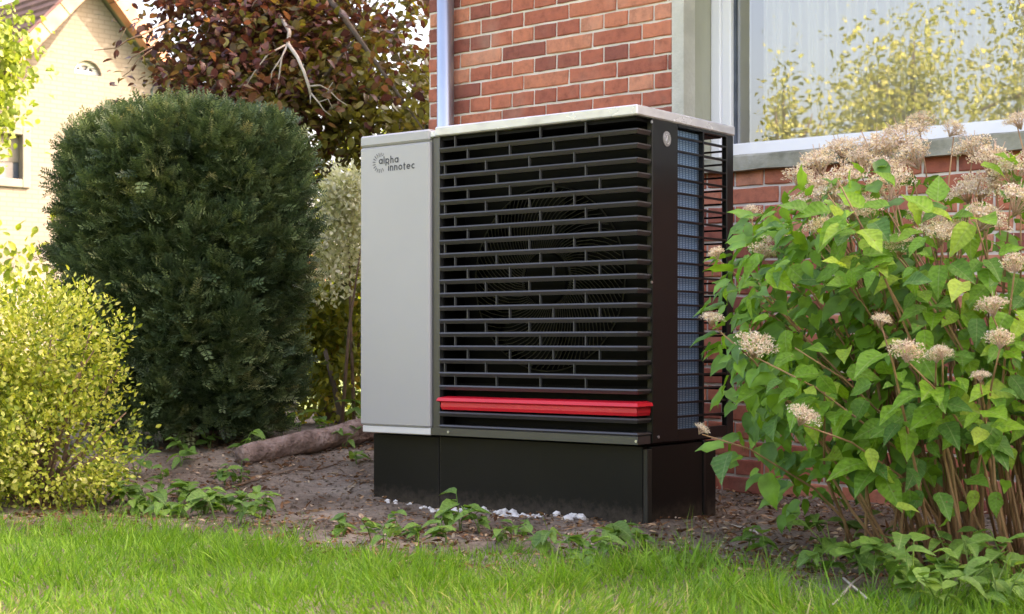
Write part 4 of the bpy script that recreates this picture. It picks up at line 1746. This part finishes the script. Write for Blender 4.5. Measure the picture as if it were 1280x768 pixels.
# local: x along the gable (right, away), y = into the house (left, away), z up ; wall faces -y
ah = ga.z
HWd = 5.2
sl_ = math.tan(R(47))
eh = ah - HWd * sl_
b = MB()
# wall with an arched opening and a window opening is drawn as strips round them
ax, az, aw = -.72, P(108, 96, 29.4).z, .40       # arch window centre base (local x), radius


def gloc(px, py):
    t_ = (px - 640) / F
    s_ = (t_ * ga.y - ga.x) / (math.cos(GR) - t_ * math.sin(GR))
    yy = ga.y + s_ * math.sin(GR)
    return s_, CH + (HOR - py) / F * yy


a0 = gloc(93, 90); a1 = gloc(127, 97); at_ = gloc(110, 74)
ax = (a0[0] + a1[0]) / 2; aw = (a1[0] - a0[0]) / 2; az = (a0[1] + a1[1]) / 2
w1_ = gloc(28, 226); w0_ = gloc(28, 168)
wx1 = w1_[0]; wx0 = wx1 - 1.35; wz0, wz1 = w1_[1], w0_[1]
# front wall polygon with holes: triangulate via bmesh
bm = bmesh.new()
outer = [(-HWd, -.5), (HWd, -.5), (HWd, eh), (0, ah), (-HWd, eh)]
arch = [(ax + aw * math.cos(R(180 - 180 * i / 16)), az + (aw * .95) * math.sin(R(180 - 180 * i / 16))) for i in range(17)]
rect = [(wx0, wz0), (wx0, wz1), (wx1, wz1), (wx1, wz0)]
edges = []
for loop in (outer, arch, rect):
    vs_ = [bm.verts.new((x, 0, z)) for x, z in loop]
    for i in range(len(vs_)):
        edges.append(bm.edges.new((vs_[i], vs_[(i + 1) % len(vs_)])))
bmesh.ops.triangle_fill(bm, use_beauty=True, edges=edges)
# reveals
def extr(loop, d):
    vs_ = [bm.verts.new((x, 0, z)) for x, z in loop]
    vd = [bm.verts.new((x, d, z)) for x, z in loop]
    for i in range(len(loop)):
        j = (i + 1) % len(loop)
        bm.faces.new((vs_[i], vs_[j], vd[j], vd[i]))
extr(arch, .3)
extr(rect, .2)
# side walls
for sx in (-1, 1):
    q = [bm.verts.new(c) for c in ((sx * HWd, 0, -.5), (sx * HWd, 9, -.5), (sx * HWd, 9, eh), (sx * HWd, 0, eh))]
    bm.faces.new(q)
me = bpy.data.meshes.new('wall'); bm.to_mesh(me); bm.free(); me.materials.append(M['gable'])
link(bpy.data.objects.new('wall', me), fh)
# roof
oh = .30
for sx, nm in ((-1, 'roof'), (1, 'roof')):
    b = MB()
    xe, ze = sx * (HWd + .4), ah - (HWd + .4) * sl_
    up_ = .10
    t_ = .16
    b.add([(0, -oh, ah + up_), (0, 9, ah + up_), (xe, 9, ze + up_), (xe, -oh, ze + up_),
           (0, -oh, ah + up_ + t_), (0, 9, ah + up_ + t_), (xe, 9, ze + up_ + t_), (xe, -oh, ze + up_ + t_)],
          [(0, 1, 2, 3), (4, 5, 6, 7), (0, 3, 7, 4), (3, 2, 6, 7), (1, 2, 6, 5)])
    rfo = b.build('roof', M['soffit'], fh)
    # tile rows
    rows = 26
    tb = MB()
    for i in range(rows):
        f0, f1 = i / rows, (i + 1.15) / rows
        xa, xb = xe * f0, xe * min(f1, 1.02)
        za, zb_ = ah + (ze - ah) * f0, ah + (ze - ah) * min(f1, 1.02)
        nxv, nzv = sx * math.sin(R(47)), math.cos(R(47))
        h0, h1 = up_ + t_ + .03, up_ + t_ + .10
        tb.add([(xa, -oh + .1, za + h0), (xb, -oh + .1, zb_ + h1), (xb, 9, zb_ + h1), (xa, 9, za + h0), (xb, -oh + .1, zb_ + h1 - .07), (xb, 9, zb_ + h1 - .07)],
               [(0, 1, 2, 3), (1, 4, 5, 2)])
    rows_o = tb.build('tile_rows', M['roof_tile'], rfo)
    rows_o['kind'] = 'stuff'
    vrm = MB()
    Lr = math.hypot(xe, ah - ze) / 14
    vb = MB(); vb.box(-.16, .10, -Lr * .5 + .012, Lr * .5 - .012, -.15, .13)
    vmsh = mesh_from('verge_tile', vb.v, vb.f, M['verge_tile'])
    for i in range(14):
        f_ = (i + .5) / 14
        o = link(bpy.data.objects.new('verge_tile', vmsh), rfo)
        o.location = (xe * f_, -oh + .02, ah + (ze - ah) * f_ + up_ + t_)
        ang = math.atan2(ze - ah, xe)
        o.rotation_euler = (0, -ang, R(0))
        o.matrix_local = Matrix.Translation(o.location) @ Matrix.Rotation(-ang, 4, 'Y') @ Matrix.Rotation(R(-90), 4, 'Z')
# arch window
b = MB()
pts = [(ax + (aw - .03) * math.cos(R(180 * i / 16)), .16, az + (aw * .95 - .03) * math.sin(R(180 * i / 16))) for i in range(17)]
b.tube(pts, .05, 5)
b.tube([(ax - aw, .16, az + .05), (ax + aw, .16, az + .05)], .05, 5)
for a in (60, 120):
    b.tube([(ax, .16, az), (ax + aw * .9 * math.cos(R(a)), .16, az + aw * .85 * math.sin(R(a)))], .025, 5)
wf = b.build('window', M['pvc'], fh)
b = MB()
b.add([(ax + aw * math.cos(R(180 * i / 16)), .20, az + aw * .95 * math.sin(R(180 * i / 16))) for i in range(17)], [tuple(range(17))])
b.build('pane', M['pane_dark'], wf)
b = MB()
b.add([(ax + aw * math.cos(R(180 * i / 16)), .30, az + aw * .95 * math.sin(R(180 * i / 16))) for i in range(17)], [tuple(range(17))])
b.build('backing', M['cream'], wf)
# rectangular window with half closed blind and surround
b = MB()
b.bbox(wx1 - .02, wx1 + .14, -.06, .1, wz0 - .14, wz1 + .14, .01)
b.bbox(wx0 - .14, wx0 + .02, -.06, .1, wz0 - .14, wz1 + .14, .01)
b.bbox(wx0 + .021, wx1 - .021, -.06, .1, wz0 - .14, wz0 + .02, .01)
b.bbox(wx0 + .021, wx1 - .021, -.06, .1, wz1 - .02, wz1 + .14, .01)
wf = b.build('window', M['cream'], fh)
b = MB(); b.box(wx0, wx1, .12, .14, wz0 + .36 * 1.0, wz1)
b.build('blind', M['cream'], wf)
b = MB(); b.box(wx0, wx1, .15, .17, wz0, wz0 + .5)
b.build('pane', M['pane_dark'], wf)
# lean-to with pale sloping coping
lz0 = gloc(0, 326); lz1 = gloc(58, 297)
b = MB()
yA = -1.2
b.add([(lz0[0] - 3, yA, 0 - .5), (lz1[0] + 2.5, yA, -.5), (lz1[0] + 2.5, yA, lz1[1] + .8), (lz0[0] - 3, yA, lz0[1] - 1.3),
       (lz0[0] - 3, yA + .4, -.5), (lz1[0] + 2.5, yA + .4, -.5), (lz1[0] + 2.5, yA + .4, lz1[1] + .8), (lz0[0] - 3, yA + .4, lz0[1] - 1.3)],
      [(0, 1, 2, 3), (4, 5, 6, 7), (2, 3, 7, 6), (0, 3, 7, 4), (1, 2, 6, 5)])
b.build('stair_wall', M['cream'], fh)

# ================================================================ LEFT TREE WITH LIME GREEN LEAVES
def tree(name, label, base, h, crown_c, crown_r, n, size, mat, tmpl=LEAF_OVAL, seed=1, nl=12, group=None):
    root = tag(empty(name, base), label, 'tree', group)
    r_ = random.Random(seed)
    b = MB()
    cc = Vector(crown_c)
    b.tube([(0, 0, -.1), (cc.x * .2, cc.y * .2, h * .3), (cc.x * .6, cc.y * .6, h * .6), (cc.x, cc.y, h * .80)], [.085 * h / 5, .07 * h / 5, .045 * h / 5, .012], 10)
    b.build('trunk', M['bark'], root, smooth=True)
    cen = []
    for i in range(nl):
        d = Vector((r_.gauss(0, 1), r_.gauss(0, 1), r_.gauss(0, 1))).normalized() * r_.uniform(.45, .95)
        tip = cc + Vector((d.x * crown_r[0], d.y * crown_r[1], d.z * crown_r[2]))
        s0 = Vector((cc.x * .5, cc.y * .5, h * r_.uniform(.35, .65)))
        b = MB(); b.tube([s0, s0.lerp(tip, .5) + Vector((0, 0, .12)), tip], [.05 * h / 5, .03 * h / 5, .006], 6)
        b.build('limb', M['bark'], root, smooth=True)
        cen.append(tuple(tip))
        cen.append(tuple(s0.lerp(tip, .7)))
    cen = np.array(cen)
    ci = rng.integers(0, len(cen), n)
    pos = cen[ci] + rng.normal(0, 1, (n, 3)) * np.array(crown_r) * .20
    T = rng.normal(0, 1, (n, 3)); T[:, 2] -= .6
    Nv = rng.normal(0, .6, (n, 3)); Nv[:, 2] += 1
    cloud('crown', tmpl, pos, T, Nv, rng.uniform(size[0], size[1], n), mat, root, rnd=rng.random(n))
    return root


cb_ = P(-60, 430, 15.0); cb_.z = 0
tree('lime_tree', 'leafy tree with bright lime green leaves beside the cream gable', cb_, 4.2, (-.1, 0, 3.45), (.80, .8, 1.1), 9500, (.055, .115), M['chestnut'], seed=8, nl=26)

# garden trees standing to the left of the lawn, mirrored in the window
for i, (x, y, h, cr, lab) in enumerate([
        (-9.0, 3.4, 3.7, .5, 'slim sunlit tree mirrored in the left part of the window glass'),
        (-9.5, 1.9, 4.4, 1.0, 'sunlit tree mirrored in the middle of the window glass'),
        (-7.6, .8, 4.8, 1.3, 'broad sunlit tree mirrored in the right part of the window glass')]):
    tree('garden_tree', lab, (x, y, 0), h, (0, 0, h * .55), (cr, cr, h * .42), int(9500 * cr ** 1.5), (.04, .085), M['garden_leaf'], seed=30 + i, nl=26, group='trees left of the lawn')

# ================================================================ HYDRANGEA
HB = Vector((1.10, 3.62, 0))
HB.z = 0
hyd = tag(empty('hydrangea_bush', HB), 'hydrangea bush with large green leaves and dried tan flower heads', 'bush')
hr = random.Random(14)
heads = [(1022, 205, 30, 3.95), (1050, 228, 30, 3.8), (1092, 190, 34, 4.0), (1128, 172, 30, 4.0), (1105, 238, 34, 3.7), (940, 266, 13, 3.9),
         (975, 302, 22, 3.75), (895, 316, 12, 3.7), (890, 398, 12, 3.6), (945, 432, 24, 3.45), (1005, 520, 17, 3.3), (878, 537, 11, 3.55),
         (1125, 306, 24, 3.45), (1175, 292, 26, 3.4), (1232, 272, 28, 3.4), (1158, 272, 20, 3.6), (1245, 203, 36, 3.6), (1276, 250, 26, 3.4),
         (1215, 185, 22, 3.8), (1240, 382, 17, 3.2), (1250, 424, 17, 3.15), (1135, 440, 20, 3.2), (1178, 440, 12, 3.2), (1102, 400, 13, 3.3),
         (1272, 150, 16, 3.7), (1062, 262, 24, 3.65), (1008, 258, 22, 3.8), (1150, 154, 18, 4.05), (1192, 162, 16, 3.9), (1030, 285, 22, 3.6),
         (1000, 222, 20, 3.9), (1075, 205, 26, 3.95), (1140, 195, 24, 3.9), (1085, 262, 22, 3.6), (1040, 252, 24, 3.75), (1265, 215, 26, 3.5), (1228, 235, 24, 3.6), (1190, 285, 18, 3.5), (955, 315, 16, 3.75), (1115, 215, 24, 3.85), (1050, 185, 20, 4.0), (1170, 445, 12, 3.25), (1025, 235, 22, 3.8), (1225, 470, 12, 3.15), (1268, 330, 16, 3.2), (1300, 200, 26, 3.5), (1330, 280, 26, 3.4), (1205, 240, 22, 3.7)]
# flower head meshes: dome of tiny florets on branching stalks
flor = ([(0, 0, 0), (.5, .5, .12), (1, 0, .05), (.5, -.5, .12), (-.5, .5, .12), (-1, 0, .05), (-.5, -.5, .12)], [(0, 1, 2), (0, 2, 3), (0, 4, 5), (0, 5, 6)])
hm = []
for s in range(5):
    n = 420
    d = rand_dirs(n)
    d[:, 2] = np.abs(d[:, 2]) * .8 - .12
    rad_ = (.50 + .60 * rng.random(n))
    cl_ = rand_dirs(9); cl_[:, 2] = np.abs(cl_[:, 2])
    near = (d @ cl_.T).max(1)
    rad_ = rad_ * (.72 + .35 * np.clip((near - .6) / .4, 0, 1))
    pos = d * rad_[:, None]
    hm.append(cloud_mesh('flower_head', flor[0], flor[1], pos, rng.normal(size=(n, 3)), d + rng.normal(0, .5, (n, 3)), rng.uniform(.05, .115, n), M['floret']))
stalkm = []
for s in range(2):
    b = MB()
    for i in range(16):
        d = Vector((hr.gauss(0, 1), hr.gauss(0, 1), abs(hr.gauss(0, .8)))).normalized()
        b.tube([(0, 0, -.75), d * .35 + Vector((0, 0, -.25)), d * .85], [.028, .022, .014], 4)
    stalkm.append(mesh_from('stalk', b.v, b.f, M['floret'], True))
stem_tips = []
for (px, py, r, z) in heads:
    p = P(px, py, z) - HB
    rr_ = r / F * z * hr.uniform(1.1, 1.4)
    o = link(bpy.data.objects.new('flower_head', hm[hr.randrange(5)]), hyd)
    o.location = p
    o.scale = (rr_, rr_, rr_ * .85)
    o.rotation_euler = (hr.uniform(-.5, .5), hr.uniform(-.5, .5), hr.uniform(0, 6.28))
    s_ = link(bpy.data.objects.new('stalk', stalkm[hr.randrange(2)]), o)
    stem_tips.append((p - Vector((0, 0, rr_ * .5)), True))
# canes
for i in range(66):
    a = hr.uniform(0, 6.28)
    rr_ = hr.uniform(.25, .98)
    tip = Vector((math.cos(a) * .60 * rr_, .12 + math.sin(a) * .48 * rr_, hr.uniform(.45, .95)))
    stem_tips.append((tip, False))
lv = []
for tip, head in stem_tips:
    base = Vector((max(-.36, min(.5, tip.x * .35 + .10)) + hr.gauss(0, .10), max(-.2, min(.4, tip.y * .3 + .14)) + hr.gauss(0, .10), -.02))
    hgt = tip.z
    mid = base.lerp(tip, .5) + Vector(((tip.x - base.x) * -.12, (tip.y - base.y) * -.12, hgt * .08))
    mid += Vector((hr.gauss(0, .045), hr.gauss(0, .045), 0))
    q1 = base.lerp(mid, .5) + Vector((hr.uniform(-.03, .03), hr.uniform(-.03, .03), .02))
    b = MB()
    b.tube([base, q1, mid, mid.lerp(tip, .6) + Vector((0, 0, .02)), tip], [.0042, .0038, .0032, .0024, .0016], 6)
    b.build('cane', M['cane'], hyd, smooth=True)
    # opposite leaves up the stem
    kpairs = 4 if head else 6
    for q in range(kpairs):
        t_ = hr.uniform(.55, .90) if head else hr.uniform(.45, 1.0)
        p = mid.lerp(tip, (t_ - .5) * 2) if t_ > .5 else base.lerp(mid, t_ * 2)
        a = hr.uniform(0, 3.14)
        for sgn in (1, -1):
            out = Vector((p.x, p.y - .1, 0)); out = out.normalized() if out.length > .01 else Vector((0, -1, 0))
            T_ = Vector((math.cos(a), math.sin(a), 0)) * sgn + out * .9 + Vector((0, -.35, 0)) + Vector((0, 0, hr.uniform(-1.1, .25)))
            N_ = Vector((hr.uniform(-.4, .4), hr.uniform(-.9, .0), 1)) + out * .5
            lv.append((p + T_.normalized() * .02, T_, N_, (.030 + .068 * hr.random() ** 1.2)))
# loose leaves filling the near face of the bush
for i in range(900):
    a = hr.uniform(math.pi * .85, math.pi * 2.0) if i < 460 else hr.uniform(.2, math.pi * 1.15)
    el = hr.uniform(-1.15, 1.15)
    k_ = hr.uniform(.72, 1.0)
    p = Vector((.62 * math.cos(a) * math.cos(el) * k_, .12 + .50 * math.sin(a) * math.cos(el) * k_, .62 + .42 * math.sin(el) * k_))
    out = Vector((p.x, p.y - .12, p.z - .62)).normalized()
    T_ = Vector((hr.gauss(0, .7), hr.gauss(0, .5), hr.uniform(-1.2, .3))) + out * .6
    N_ = out + Vector((hr.uniform(-.4, .4), hr.uniform(-.5, .1), .8))
    lv.append((p, T_, N_, hr.uniform(.032, .085)))
# side shoots reaching over towards the heat pump
for i in range(300):
    px, py = hr.gauss(978, 45), hr.gauss(485, 85)
    if px < 905 or (py > 600 and px < 960):
        continue
    p = P(px, py, hr.uniform(3.75, 4.5)) - HB
    T_ = Vector((hr.gauss(-.3, .6), hr.gauss(-.2, .5), hr.uniform(-1.2, .2)))
    N_ = Vector((hr.uniform(-.6, .2), hr.uniform(-.9, .0), 1))
    lv.append((p, T_, N_, hr.uniform(.04, .085)))
# low leaves behind the canes
for i in range(170):
    p = Vector((hr.uniform(-.35, .75), hr.uniform(.22, .62), hr.uniform(.12, .55)))
    T_ = Vector((hr.gauss(0, .7), hr.gauss(-.2, .5), hr.uniform(-1.0, .2)))
    N_ = Vector((hr.uniform(-.4, .4), hr.uniform(-.9, .0), 1))
    lv.append((p, T_, N_, hr.uniform(.045, .095)))
# a few low leaves in front
for i in range(34):
    p = Vector((hr.uniform(-.30, .30), hr.uniform(-.28, .0), hr.uniform(.12, .42)))
    T_ = Vector((hr.gauss(0, .7), hr.gauss(-.3, .4), hr.uniform(-1.0, .0)))
    N_ = Vector((hr.uniform(-.4, .4), hr.uniform(-.9, .0), 1))
    lv.append((p, T_, N_, hr.uniform(.04, .085)))
hl = []
for s in range(6):
    r_ = random.Random(80 + s)
    pr = [.015, .24, .36, .36, .24, .09, 0]
    v, f = leaf_template(pr, .15 + .12 * (s % 3), .12 + .13 * (s % 4), [0, .08, .25, .45, .68, .87, 1])
    v = [(x, y * .82 * (1 + r_.uniform(-.10, .10)), z + .05 * math.sin(x * 9 + s) * abs(y) * 3 + r_.uniform(-.012, .012)) for x, y, z in v]
    hl.append((v, f, mesh_from('leaf', v, f, M['hyd'], True)))
# the 300 that show largest become parts, the rest one joined part
def show(l):
    p = Vector(l[0]) + HB
    px, py = 640 + p.x / p.y * F, HOR - (p.z - CH) / p.y * F
    return (p.y + (0 if (850 < px < 1300 and 100 < py < 780) else 5)) - l[3] * 4
lv = [l for l in lv if l[0].z > .10]
lv.sort(key=show)
for i, l in enumerate(lv[:300]):
    o = link(bpy.data.objects.new('leaf', hl[i % 6][2]), hyd)
    orient(o, *l)
rest = lv[300:]
if rest:
    cloud('leaves', hl[1][:2], np.array([tuple(l[0]) for l in rest]), np.array([tuple(l[1]) for l in rest]), np.array([tuple(l[2]) for l in rest]),
          np.array([l[3] for l in rest]), M['hyd_a'], hyd, smooth=True)
print('hydrangea leaves', len(lv), 'bricks', parts_n)
